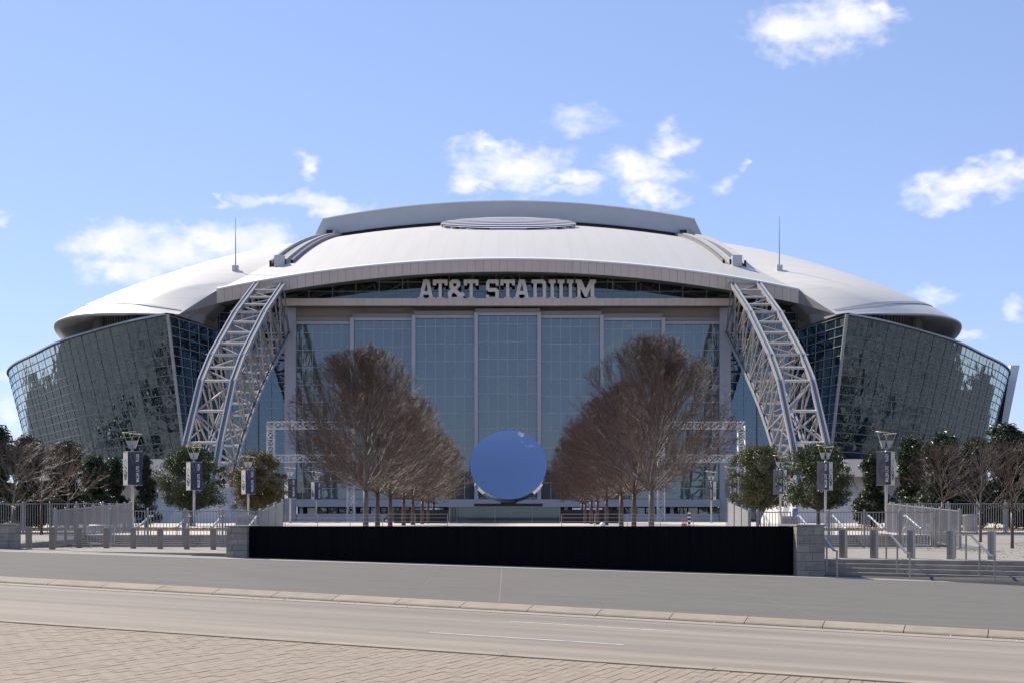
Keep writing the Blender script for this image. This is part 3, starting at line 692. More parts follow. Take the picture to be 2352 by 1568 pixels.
for k in range(n):
    a, b = X0-41.6+83.2*k/n+0.012, X0-41.6+83.2*(k+1)/n-0.012
    MB().box(a, b, YD-3.6, YD-3.4, 40.98, 42.32).build('header_panel', M['fascia'], hd)
MB().box(X0-41.6, X0+41.6, YD-3.38, YD+0.4, 42.1, 42.3).build('header_top', M['taupe'], hd)
# lower storey: band and entrances
MB().box(X0-39.4, X0+39.4, YD-1.9, YD+0.3, 4.0, 5.4).build('base_band', M['lilac'], ST)
MB().box(X0-39.4, X0+39.4, YD+0.3, YD+0.5, PZ, 4.1).build('entrance_recess', M['interior'], ST)
for k in range(40):
    x = X0-38.6+1.98*k
    if k % 5 == 0: MB().box(x-0.35, x+0.35, YD-0.2, YD+0.1, PZ, 3.99).build('entrance_post', M['lilac'], ST)
    else: pane_obj('entrance_pane', 1.7, 2.4, M['clere_glass'] if k in (12,13,16,23,24,26,27,28) else M['side_glass'], ST, (x, YD+0.1, PZ+1.3), 0.01)
for s in (-1, 1): MB().box(X0+s*29-10.0, X0+s*29+10.0, YD-3.2, YD-2.9, PZ, 2.6).build('plinth_wall', M['lilac'], ST)
# transom glazing
tv = [-41.4+82.8*k/19 for k in range(20)]; th = [42.32, 44.06, 45.8, 47.6]
tr = MB().box(X0-41.6, X0+41.6, YD-0.72, YD-0.6, 42.31, 42.42).build('transom_frame', M['coping'], ST)
for x in tv: MB().box(X0+x-0.06, X0+x+0.06, YD-0.75, YD-0.6, 42.43, min(47.2, fb(x)+1.0)).build('glazing_bar', M['coping'], tr)
for z in th[1:3]:
    xm = max(x for x in [k*0.5 for k in range(84)] if fb(x)+0.6 > z); MB().box(X0-xm, X0+xm, YD-0.74, YD-0.58, z-0.05, z+0.05).build('transom_bar', M['coping'], tr)
for a, b in zip(tv, tv[1:]):
    for z0, z1 in zip(th, th[1:]):
        zt = min(z1, fb((a+b)/2)+0.9)
        if zt-z0 > 0.4: pane_obj('transom_pane', b-a-0.14, zt-z0-0.1, M['transom_glass'], tr, (X0+(a+b)/2, YD-0.5, (z0+zt)/2), 0.003)
it = MB()
for s in (-1, 1):
    for k in range(7):
        xa, xb = s*k*6.2, s*(k+1)*6.2
        it.tube([S3(xa, 267.0, 47.5-0.03*xa*xa/10), S3(xb, 267.8, 43.2)], 0.13, 5); it.tube([S3(xb, 267.8, 43.2), S3(xb*1.01, 267.0, 47.2-0.03*xb*xa/10)], 0.13, 5)
        it.tube([S3(xb, 267.8, 43.2), S3(xb+s*3, 270, 46)], 0.1, 5); it.tube([S3(xa, 269, 44.6), S3(xb, 269, 44.5-0.1*k)], 0.3, 6)
it.build('interior_truss', M['interior_truss'], ST)
MB().box(X0-42, X0+42, 284, 284.4, 37, 50).build('interior_wall', M['interior'], ST)
for k in range(-5, 6): MB().box(X0+k*7-1.6, X0+k*7+1.6, 282, 283, 42.4, 43.6).build('interior_pale_panel', M['interior_truss'], ST)  # plain pale boxes behind the transom glass
# outer bays of the end wall, beside the door frame
for s in (-1, 1):
    bay = MB().box(X0+s*48-6.3, X0+s*48+6.3, YD+0.35, YD+0.5, PZ, 43).build('side_bay', M['interior'], ST)
    xs_ = [41.7+2.45*k for k in range(6)]
    zz2 = [PZ+1.62*k for k in range(25)]
    pan = MB()
    for k in range(24):
        for a, b in zip(xs_, xs_[1:]):
            w = b-a-0.06; pan.box(X0+s*(a+b)/2-w/2, X0+s*(a+b)/2+w/2, YD+0.1+rnd.uniform(-.01,.01), YD+0.16, zz2[k]+0.04, zz2[k+1]-0.04)
    tag(pan.build('bay_pane_field', M['side_glass'], bay), kind='stuff')
    for z in zz2[1:]: MB().box(X0+s*47.8-6.1, X0+s*47.8+6.1, YD-0.02, YD+0.12, z-0.05, z+0.05).build('transom_bar', M['coping'], bay)
    for x in (xs_[2], xs_[5]): MB().box(X0+s*x-0.1, X0+s*x+0.1, YD-0.1, YD+0.12, PZ, 41).build('glazing_bar', M['frame_brown'], bay)

# sign letters standing on the header
SIGN = empty('sign', (X0, 263, 42.3), 0, ST)
Tq = [(348,195),(510,195),(510,260),(477,260),(477,235),(448,235),(448,390),(468,390),(468,432),(393,432),(393,390),(412,390),(412,235),(384,235),(384,260),(348,260)]
Aq = [(243,195),(308,195),(349,390),(368,390),(368,432),(293,432),(293,390),(308,390),(303,362),(245,362),(238,390),(255,390),(255,432),(180,432),(180,390),(200,390)]
Ah = [(254,324),(294,324),(275,236)]
sh = lambda q, d: [(x+d, y) for x, y in q]
GL = [('A',[Aq,Ah]),('T',[Tq]),
 ('&',[[(560,195),(625,195),(652,222),(652,264),(614,302),(652,346),(668,328),(704,358),(678,388),(704,408),(704,432),(668,432),(648,410),(625,432),(545,432),(515,402),(515,330),(548,302),(530,280),(530,222)],
       [(572,236),(608,236),(608,258),(590,278),(572,258)],[(556,362),(578,336),(620,376),(608,390),(556,390)]]),
 ('T',[sh(Tq,341)]),
 ('S',[[(960,195),(1075,195),(1075,262),(1042,262),(1042,237),(972,237),(972,289),(1049,289),(1075,315),(1075,402),(1048,432),(935,432),(935,365),(968,365),(968,390),(1038,390),(1038,330),(962,330),(935,302),(935,222)]]),
 ('T',[sh(Tq,744)]),('A',[sh(Aq,1056),sh(Ah,1056)]),
 ('D',[[(1437,195),(1570,195),(1597,222),(1597,402),(1568,432),(1437,432),(1437,390),(1458,390),(1458,235),(1437,235)],[(1494,237),(1550,237),(1560,247),(1560,380),(1550,390),(1494,390)]]),
 ('I',[[(1628,195),(1703,195),(1703,235),(1684,235),(1684,390),(1703,390),(1703,432),(1628,432),(1628,390),(1647,390),(1647,235),(1628,235)]]),
 ('U',[[(1725,195),(1800,195),(1800,235),(1782,235),(1782,380),(1792,390),(1838,390),(1848,380),(1848,235),(1828,235),(1828,195),(1900,195),(1900,235),(1884,235),(1884,402),(1855,432),(1772,432),(1744,402),(1744,235),(1725,235)]]),
 ('M',[[(1922,195),(1985,195),(2034,305),(2085,195),(2147,195),(2147,235),(2128,235),(2128,390),(2145,390),(2145,432),(2070,432),(2070,390),(2088,390),(2088,290),(2045,388),(2025,388),(1978,290),(1978,390),(1993,390),(1993,432),(1920,432),(1920,390),(1941,390),(1941,235),(1922,235)]])]
def curve_mesh(name, loops, ext, m):
    cu = bpy.data.curves.new(name, 'CURVE'); cu.dimensions = '2D'; cu.fill_mode = 'BOTH'; cu.extrude = ext
    for q in loops:
        sp = cu.splines.new('POLY'); sp.points.add(len(q)-1)
        for i, (x, y) in enumerate(q): sp.points[i].co = (x, y, 0, 1)
        sp.use_cyclic_u = True
    ob = bpy.data.objects.new(name, cu); C.objects.link(ob); dg = bpy.context.evaluated_depsgraph_get()
    me = bpy.data.meshes.new_from_object(ob.evaluated_get(dg)); bpy.data.objects.remove(ob); bpy.data.curves.remove(cu)
    me.materials.clear(); me.materials.append(m); me.name = name; return me
YS = 263.2
for ch, loops in GL:
    conv = []
    for q in loops:
        conv.append([((( (980+x/4.523)*.9408)-1176)/FPX*YS - (X0), CAM_Z+(1185-(640+y/4.523)*.9408)/FPX*YS - 42.3) for x, y in q])
    me = curve_mesh('sign_letter', conv, 0.28, M['letter'])
    o = link('sign_letter', me, SIGN, (0, YS-263, -0.02), (R(90),0,0)); tag(o, 'grey slab serif letter '+('ampersand' if ch == '&' else ch)+' of the stadium name')

# glass wings
ZT, NR, RH, LEAN = 36.4, 15, 1.627, 0.24
top = resample(crom([(-58,243),(-66.8,252),(-79.2,268),(-89.7,283),(-100.4,302),(-112.7,324),(-121.0,344),(-126,366),(-127.5,390),(-127.5,420),(-126,450)], 12), 3.62)
NC = len(top)-1
def wing_pts(z):
    out = []
    for i, (x, y) in enumerate(top):
        a, b = top[max(i-1,0)], top[min(i+1,NC)]; tx, ty = b[0]-a[0], b[1]-a[1]; l = math.hypot(tx, ty); nx, ny = ty/l, -tx/l    # inward
        if nx < 0: nx, ny = -nx, -ny
        k = LEAN*(ZT-z)
        if i == 0:
            dx, dy = 0.21, 0.978; kk = k/(dx*nx+dy*ny); out.append((x+dx*kk, y+dy*kk))
        else: out.append((x+nx*k, y+ny*k))
    return out
lv = [wing_pts(ZT-RH*k) for k in range(NR+1)]
wing_all = []
for s in (-1, 1):
    wing = MB(); rr = []
    for k in range(NR+1): rr.append([S3(-s*(x+0.25), y+0.25, ZT-RH*k) for x, y in lv[k]])
    wing.grid(rr); wing.grid([[S3(-s*x, y, 12.0) for x, y in wing_pts(12.0)],[S3(-s*(x+1.5), y+1.5, PZ) for x, y in wing_pts(12.0)]])
    w_o = fix_normals(wing.build('glass_wing', M['interior'], ST)); tag(w_o, 'curved glass wing left of the doors' if s < 0 else 'curved glass wing right of the doors')
    mb = MB(); bp = wing_pts(11.99)
    mb.grid([[S3(-s*(x-0.9), y-0.9, 12.05) for x, y in bp],[S3(-s*(x-0.9), y-0.9, 10.2) for x, y in bp],[S3(-s*(x+5), y+5, 10.2) for x, y in bp]]); fix_normals(mb.build('wing_base', M['concrete'], w_o))
    cells = []
    for k in range(NR):
        for i in range(NC):
            q = [S3(-s*lv[k+1][i][0], lv[k+1][i][1], ZT-RH*(k+1)), S3(-s*lv[k+1][i+1][0], lv[k+1][i+1][1], ZT-RH*(k+1)), S3(-s*lv[k][i+1][0], lv[k][i+1][1], ZT-RH*k), S3(-s*lv[k][i][0], lv[k][i][1], ZT-RH*k)]
            q = [Vector(p) for p in q]; sc = [(1176+p.x/p.y*FPX, 1185-(p.z-CAM_Z)/p.y*FPX) for p in q]
            ar = abs(sum(sc[a][0]*sc[(a+1)%4][1]-sc[(a+1)%4][0]*sc[a][1] for a in range(4)))/2
            nrm = (q[1]-q[0]).cross(q[3]-q[0]).normalized()
            facing = -nrm.dot(sum(q, Vector())/4-Vector((0,0,CAM_Z)))*(1 if s > 0 else -1)
            c = sum(q, Vector())/4; q = [c+(p-c)*0.997 for p in q]
            t1, t2 = rnd.gauss(0, 0.007), rnd.gauss(0, 0.007)
            sgn = ((-1,-1),(1,-1),(1,1),(-1,1)); q = [p+nrm*(t1*a_+t2*b_) for p, (a_, b_) in zip(q, sgn)]
            cells.append((ar, q, c))
    cells.sort(key=lambda t: -t[0]); field = MB()
    for j, (ar, q, c) in enumerate(cells):
        mb = MB(); f = (0,1,2,3)
        if j < 150: fix = MB().add(q, [f]).build('wing_pane', M['wing_glass'], w_o)
        else: field.add(q, [f])
    tag(field.build('wing_pane_field', M['wing_glass'], w_o), kind='stuff')
    for k in range(NR+1):
        z = ZT-RH*k; mb = MB(); pr_ = [Vector(S3(-s*(x-0.10), y-0.10, z)) for x, y in lv[k]]; pi_ = [Vector(S3(-s*(x+0.1), y+0.1, z)) for x, y in lv[k]]
        dz = Vector((0,0,0.075))
        mb.grid([[p-dz for p in pi_],[p-dz for p in pr_],[p+dz for p in pr_],[p+dz for p in pi_]]); mb.build('transom_bar', M['frame_brown'], w_o)
    for i in range(0, NC+1):
        big = i % 2 == 0
        if not big and i > 40: continue
        a = Vector(S3(-s*(lv[0][i][0]-0.05), lv[0][i][1]-0.05, ZT)); b = Vector(S3(-s*(lv[NR][i][0]-0.05), lv[NR][i][1]-0.05, ZT-RH*NR))
        w = 0.04 if big else 0.012
        MB().bar(a, b, w, 0.06 if big else 0.02, (0,1,0)).build('glazing_bar', M['frame_brown'], w_o)
    a = Vector(S3(-s*(lv[0][0][0]), lv[0][0][1]-0.1, ZT+0.2)); b = Vector(S3(-s*(lv[NR][0][0]), lv[NR][0][1]-0.1, 11.5))
    MB().bar(a, b, 0.5, 0.5, (0,1,0)).build('corner_post', M['coping'], w_o)
    mb = MB(); c1 = [S3(-s*(x-0.3), y-0.3, ZT+0.1) for x, y in top]; c2 = [S3(-s*(x-0.3), y-0.3, ZT+0.45) for x, y in top]; c3 = [S3(-s*(x+0.8), y+0.8, ZT+0.45) for x, y in top]
    c4 = [S3(-s*min(x+26, -53.4), y+16 if x < -62 else max(y, 264), ZT+0.3) for x, y in top]
    mb.grid([c1,c2,c3]); mb.grid([c3,c4]); fix_normals(mb.build('coping', M['coping'], w_o))
    # flat inner face running back to the end wall
    A0, B0 = Vector((-58,243)), Vector((-52.9,266.4)); dv = B0-A0; nn = 6
    side = MB(); e0 = wing_pts(12.0)[0]
    side.add([S3(-s*(A0.x+0.2),A0.y+0.3,ZT),S3(-s*(B0.x-0.2),B0.y,ZT),S3(-s*(B0.x-0.2),B0.y,PZ),S3(-s*(e0[0]-0.1),e0[1]+0.3,PZ),S3(-s*(e0[0]-0.1),e0[1]+0.3,12)],[(0,1,2,3,4)])
    sd = fix_normals(side.build('wing_side', M['interior'], ST))
    for k in range(NR+6):
        z1, z0 = ZT-RH*k, ZT-RH*(k+1)
        if z0 < PZ: break
        ka = lambda z: LEAN*(ZT-max(z,12.0))/0.837
        sa, sb_ = ka(z1)+0.05, ka(z0)+0.05; L0 = dv.length; d_ = dv/L0
        for i in range(nn):
            def pt(t, sh_, z):
                l = sh_+(L0-sh_)*t; q = A0+d_*l; return Vector(S3(-s*(q.x+0.1), q.y, z))
            t0, t1 = i/nn+0.008, (i+1)/nn-0.008; j_ = rnd.uniform(-.012,.012)*Vector((1,0,0)) if True else 0
            q = [pt(t0,sb_,z0+0.05)+j_, pt(t1,sb_,z0+0.05), pt(t1,sa,z1-0.05)-j_, pt(t0,sa,z1-0.05)]
            MB().add(q, [(0,1,2,3)]).build('side_pane', M['side_glass'], sd)
        p0, p1 = pt(0, sa, z1), pt(1, sa, z1); MB().bar(p0+Vector((0.06*s*-1,0,0)), p1+Vector((0.06*s*-1,0,0)), 0.22, 0.10).build('transom_bar', M['coping'], sd)
    for i in range(1, nn):
        l1 = pt(i/nn, ka(ZT), ZT); l2 = pt(i/nn, ka(12.0), PZ+1); MB().bar(l1, l2, 0.10, 0.14, (0,1,0)).build('glazing_bar', M['coping'], sd)
# white fin closing the right wing
pA, pB = P(2334, 838, 352), P(2301, 1010, 350)
fin = MB(); fin.hexa([pB+Vector((-0.7,0,0)),pB+Vector((0.7,0,0)),pB+Vector((0.7,4,0)),pB+Vector((-0.7,4,0))],[pA+Vector((-1.3,0,0)),pA+Vector((0.9,0,0)),pA+Vector((0.9,4,0)),pA+Vector((-1.3,4,0))])
fin.build('end_fin', M['rooftrim'], ST)

# arch trusses
KT = 0.977
def kt(p): return (p[0]*KT, CAM_Z+(p[1]-CAM_Z)*KT)
E_ = [(kt(p), n_) for p, n_ in [((264.0,45.3),4),((243.6,37.1),4),((224.2,27.6),2),((216.6,22.8),2),((206.8,12.9),2),((201,5.6),0)]]
En = []
for (p, k), (q, _) in zip(E_, E_[1:]):
    for i in range(k): En.append((p[0]+(q[0]-p[0])*i/k, p[1]+(q[1]-p[1])*i/k))
En.append(E_[-1][0])
Ik = [kt(p) for p in [(271,37.1),(241,23.8),(223,13.7),(214.5,6.5),(211,3.2)]]
Ifine = resample([tuple(p) for p in crom(Ik, 10)], 0.5)
In = [Ifine[min(len(Ifine)-1, int(i*(len(Ifine)-1)/(len(En)-1)))] for i in range(len(En))]
for s in (-1, 1):
    tr_ = empty('arch_truss', (X0+s*44.3, 203, PZ), 0, ST); tag(tr_, 'steel box truss arch left of the doors' if s < 0 else 'steel box truss arch right of the doors')
    XA = {0: s*44.1*KT-2.42, 1: s*44.1*KT+2.42}
    for side in (0, 1):
        x = X0+XA[side]
        for path, ww in ((En, 0.95), (In, 0.65)):
            mb = MB(); wb = MB()
            for (p, q) in zip(path, path[1:]):
                a, b = Vector((x,p[0],p[1])), Vector((x,q[0],q[1])); low = p[1] < 22 and path is En
                for o_ in (-1, 1): mb.bar(a+Vector((o_*ww*0.38,0,0)), b+Vector((o_*ww*0.38,0,0)), ww*0.22, 0.62, (0,-0.5,1))
                wb.bar(a, b, ww*0.5, 0.3, (0,-0.5,1))
            ch_ = mb.build('chord', M['truss'], tr_); wb.build('chord_web', M['trussdark'], tr_)  # web coloured dark for the shaded recess between the flanges
        for i in range(len(En)-1):
            a, b = Vector((x,*En[i])), Vector((x,*In[i])); c, d = Vector((x,*En[i+1])), Vector((x,*In[i+1]))
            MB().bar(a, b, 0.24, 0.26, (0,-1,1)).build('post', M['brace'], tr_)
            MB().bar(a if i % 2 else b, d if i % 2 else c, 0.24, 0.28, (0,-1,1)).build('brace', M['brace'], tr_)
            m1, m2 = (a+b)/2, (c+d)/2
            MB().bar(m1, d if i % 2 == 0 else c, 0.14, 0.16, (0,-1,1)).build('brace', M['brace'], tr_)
    xa, xb = X0+XA[0], X0+XA[1]
    for i in range(len(En)):
        for path, w in ((En, 0.34), (In, 0.3)):
            p = path[i]; MB().bar((xa+0.4,p[0],p[1]), (xb-0.4,p[0],p[1]), w, w, (0,-0.5,1)).build('rung', M['truss'], tr_)
            if i < len(En)-1:
                q = path[i+1]; u, v = ((xa,xb) if i % 2 else (xb,xa)); MB().bar((u,p[0],p[1]-0.3),(v,q[0],q[1]-0.3), 0.22, 0.24, (0,-0.5,1)).build('brace', M['brace'], tr_)
        if i % 3 == 1: MB().bar((xa,*In[i]), (xb,*En[i]), 0.22, 0.22, (0,1,0)).build('brace', M['truss'], tr_)
    for i in (4, 8):
        p = En[i]; MB().bar((xa-0.8,p[0]-0.25,p[1]+0.1),(xb+0.9,p[0]-0.25,p[1]+0.1), 0.16, 0.2).build('splice_bar', M['truss'], tr_)
# concrete abutments of the arches
for s in (-1, 1):
    ab = empty('abutment', (X0+s*45, 200, PZ), 0, ST)
    def hx(b, t, nm): 
        mb = MB(); bb = [S3(s*x*KT, y*KT, z) for x,y,z in b]; tt = [S3(s*x*KT, y*KT, z) for x,y,z in t]
        mb.hexa(bb, tt); fix_normals(mb.build(nm, M['concrete'], ab))
    hx([(47,196,7.6),(60,196,7.6),(60,215,7.6),(47,215,7.6)],[(46.4,195.5,9.9),(60,195.5,9.9),(60,215,9.9),(46.4,215,9.9)],'cap_slab')
    hx([(38,198,PZ),(51,197,PZ),(51,214,PZ),(38,214,PZ)],[(40.5,203,6.4),(49,202,7.6),(49,213,7.6),(40.5,213,6.4)],'footing')
    hx([(39,193,PZ),(46,192.5,PZ),(46,197.5,PZ),(39,198.5,PZ)],[(39.6,194,3.9),(44.4,193.5,3.9),(45,197,3.9),(39.6,198,3.9)],'plinth')
    hx([(50.6,196.5,PZ),(51.6,196.5,PZ),(51.6,214,PZ),(50.6,214,PZ)],[(49.2,201,7.58),(50.2,201,7.58),(50.2,214,7.58),(49.2,214,7.58)],'buttress')
    hx([(52,205,PZ),(62,205,PZ),(62,214,PZ),(52,214,PZ)],[(52,205,7.58),(62,205,7.58),(62,214,7.58),(52,214,7.58)],'recess_wall')

# ------------------------------------------------------------------ sky mirror and its pool
mc = P(1168, 1070, 199.2)
sm = thing('mirror_sculpture', 'giant round polished steel mirror dish reflecting blue sky', 'sculpture', (mc.x, 199.2, 2.9))
RD = 5.36; TB = R(24)
def dish(rad, depth, back):
    rows = []
    for i in range(13):
        r = rad*i/12; q = []
        for k in range(73):
            t = 2*math.pi*k/72; z = depth*(r/rad)**2
            p = Vector((r*math.cos(t), -z if not back else 0.55-0.75*(r/rad)**2, r*math.sin(t)))
            p.rotate(Matrix.Rotation(-TB, 3, 'X')); q.append(p+Vector((0,0,mc.z-2.9)))
        rows.append(q)
    return rows
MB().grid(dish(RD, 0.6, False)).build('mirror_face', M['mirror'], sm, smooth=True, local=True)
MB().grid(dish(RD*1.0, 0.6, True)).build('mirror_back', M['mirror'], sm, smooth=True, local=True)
ra, rb = dish(RD, 0.6, False)[-1], dish(RD*1.0, 0.6, True)[-1]
rc = []; 
for k in range(73):
    t = 2*math.pi*k/72; p = Vector((RD*1.035*math.cos(t), 0.15, RD*1.035*math.sin(t))); p.rotate(Matrix.Rotation(-TB, 3, 'X')); rc.append(p+Vector((0,0,mc.z-2.9)))
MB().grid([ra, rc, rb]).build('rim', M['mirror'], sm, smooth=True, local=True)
x_ = mc.x
bevel(MB().box(P(1090,0,199).x, P(1246,0,199).x, 196.5, 201.5, 3.45, 4.0).build('plinth_slab', M['blackmetal'], sm), 0.03)
MB().box(x_-1.1, x_+1.1, 197.6, 200.6, 4.0, 4.35).build('cradle', M['blackmetal'], sm)
MB().box(x_-2.0, x_+2.0, 198, 200.5, PZ, 3.45).build('pedestal', M['blackmetal'], sm)
gb = thing('glass_balustrade', 'tall green glass balustrade panels in front of the round mirror', 'balustrade', (x_, 186, PZ))
xs_ = [P(p, 0, 186).x for p in (1032, 1050, 1137, 1222, 1286)]
for a, b in zip(xs_, xs_[1:]):
    if b-a > 2: MB().box(a+0.05, b-0.05, 186, 186.05, PZ+0.05, 3.42).build('glass_panel', M['pool_glass'], gb)
    else: MB().box(a+0.05, b-0.05, 186, 186.05, PZ+0.05, 3.42).build('glass_panel', M['pool_glass'], gb)
for a in xs_: MB().tube([(a,185.9,PZ),(a,185.9,3.45)], 0.05, 6).build('post', M['fence'], gb)
MB().bar((xs_[0],185.95,3.48),(xs_[-1],185.95,3.48),0.1,0.07).build('top_rail', M['fence'], gb)
MB().box(xs_[0], xs_[-1], 186.2, 197, PZ-0.1, PZ+0.3).build('pool_edge', M['concrete'], gb)
for s, (pa, pb) in ((-1,(905,1030)),(1,(1288,1421))):
    lf = thing('slatted_screen', 'black slatted screen left of the round mirror behind the trees' if s < 0 else 'black slatted screen right of the round mirror behind the trees', 'screen', (P((pa+pb)/2,0,190).x,190,PZ))
    xa, xb = P(pa,0,190).x, P(pb,0,190).x
    MB().box(xa, xb, 190.06, 190.1, PZ, 3.1).build('backing', M['blackmetal'], lf)
    for k in range(9): MB().box(xa, xb, 189.96, 190.04, PZ+0.05+0.2*k, PZ+0.2+0.2*k).build('slat', M['blackmetal'], lf)

# ------------------------------------------------------------------ lamp posts with banners
def text_mesh(txt, m, name):
    cu = bpy.data.curves.new(name, 'FONT'); cu.body = txt; cu.size = 1.0; cu.fill_mode = 'FRONT'; cu.align_x = 'CENTER'; cu.offset = 0.012
    ob = bpy.data.objects.new(name, cu); C.objects.link(ob); dg = bpy.context.evaluated_depsgraph_get()
    me = bpy.data.meshes.new_from_object(ob.evaluated_get(dg)); bpy.data.objects.remove(ob); bpy.data.curves.remove(cu)
    me.materials.clear(); me.materials.append(m); return me
def flat(polys, m, name):            # polygons in (x, z) lying at y = 0
    mb = MB()
    for q in polys: mb.add([(x, 0, z) for x, z in q], [tuple(range(len(q)))])
    return mb.mesh(name, m)
def ell(cx, cz, a, b, n=28, t0=0.0, t1=2*math.pi): return [(cx+a*math.cos(t0+(t1-t0)*i/n), cz+b*math.sin(t0+(t1-t0)*i/n)) for i in range(n if t1-t0 > 6.2 else n+1)]
def crescent(cx, cz, a, b, t0, t1, w, n=20):
    o = ell(cx, cz, a, b, n, t0, t1); i_ = ell(cx, cz, a-w, b-w*1.3, n, t0, t1); return o+list(reversed(i_))
BH, BW = 2.44, 1.06
ml = text_mesh('MILLER LITE', M['ink_white'], 'lettering'); pz = text_mesh('PLAZA', M['ink_white'], 'lettering')
star = [(0.10*(1 if i % 2 == 0 else 0.42)*math.sin(i*math.pi/5), 0.10*(1 if i % 2 == 0 else 0.42)*math.cos(i*math.pi/5)) for i in range(10)]
def emblem(parent, cx, cz, flip, dim=False):
    """oval swoosh emblem with slanted script strokes, printed on a banner (local x, z; just proud of the cloth)"""
    f = -1 if flip else 1; k = -0.004
    def put(polys, m, dy, nm): link(nm, flat([[(cx+f*x, cz+z) for x, z in q] for q in polys], m, nm), parent, (0, k-dy, 0))
    if dim:
        put([ell(0,0,0.40,0.80)], M['ghost'], 0, 'emblem_oval'); put([[(-.2,-.1),(.2,-.35),(.2,-.15),(-.2,.1)],[(-.2,.3),(.2,.05),(.2,.22),(-.2,.48)]], M['slate'], .003, 'emblem_strokes'); return
    put([crescent(0,0,0.42,0.80,0.55,2.9,0.10)], M['ink_teal'], 0, 'emblem_swoosh')
    put([crescent(0,0,0.42,0.80,3.3,6.0,0.13)], M['ink_dark'], 0, 'emblem_swoosh')
    put([ell(0,0,0.27,0.60)], M['ink_pale'], 0, 'emblem_oval')
    put([[(-.26,-.42),(.1,-.6),(.22,-.42),(-.16,-.26)],[(-.25,-.08),(.24,-.3),(.27,-.16),(-.22,.06)],[(-.2,.2),(.26,.0),(.24,.14),(-.16,.33)]], M['ink_dark'], .003, 'emblem_strokes')
    put([[(-.24,.02),(-.02,.12),(-.04,.42),(-.2,.3)]], M['ink_red'], .004, 'emblem_mark'); put([[(.0,-.55),(.2,-.3),(.24,.0),(.1,-.2)]], M['ink_blue'], .002, 'emblem_mark')
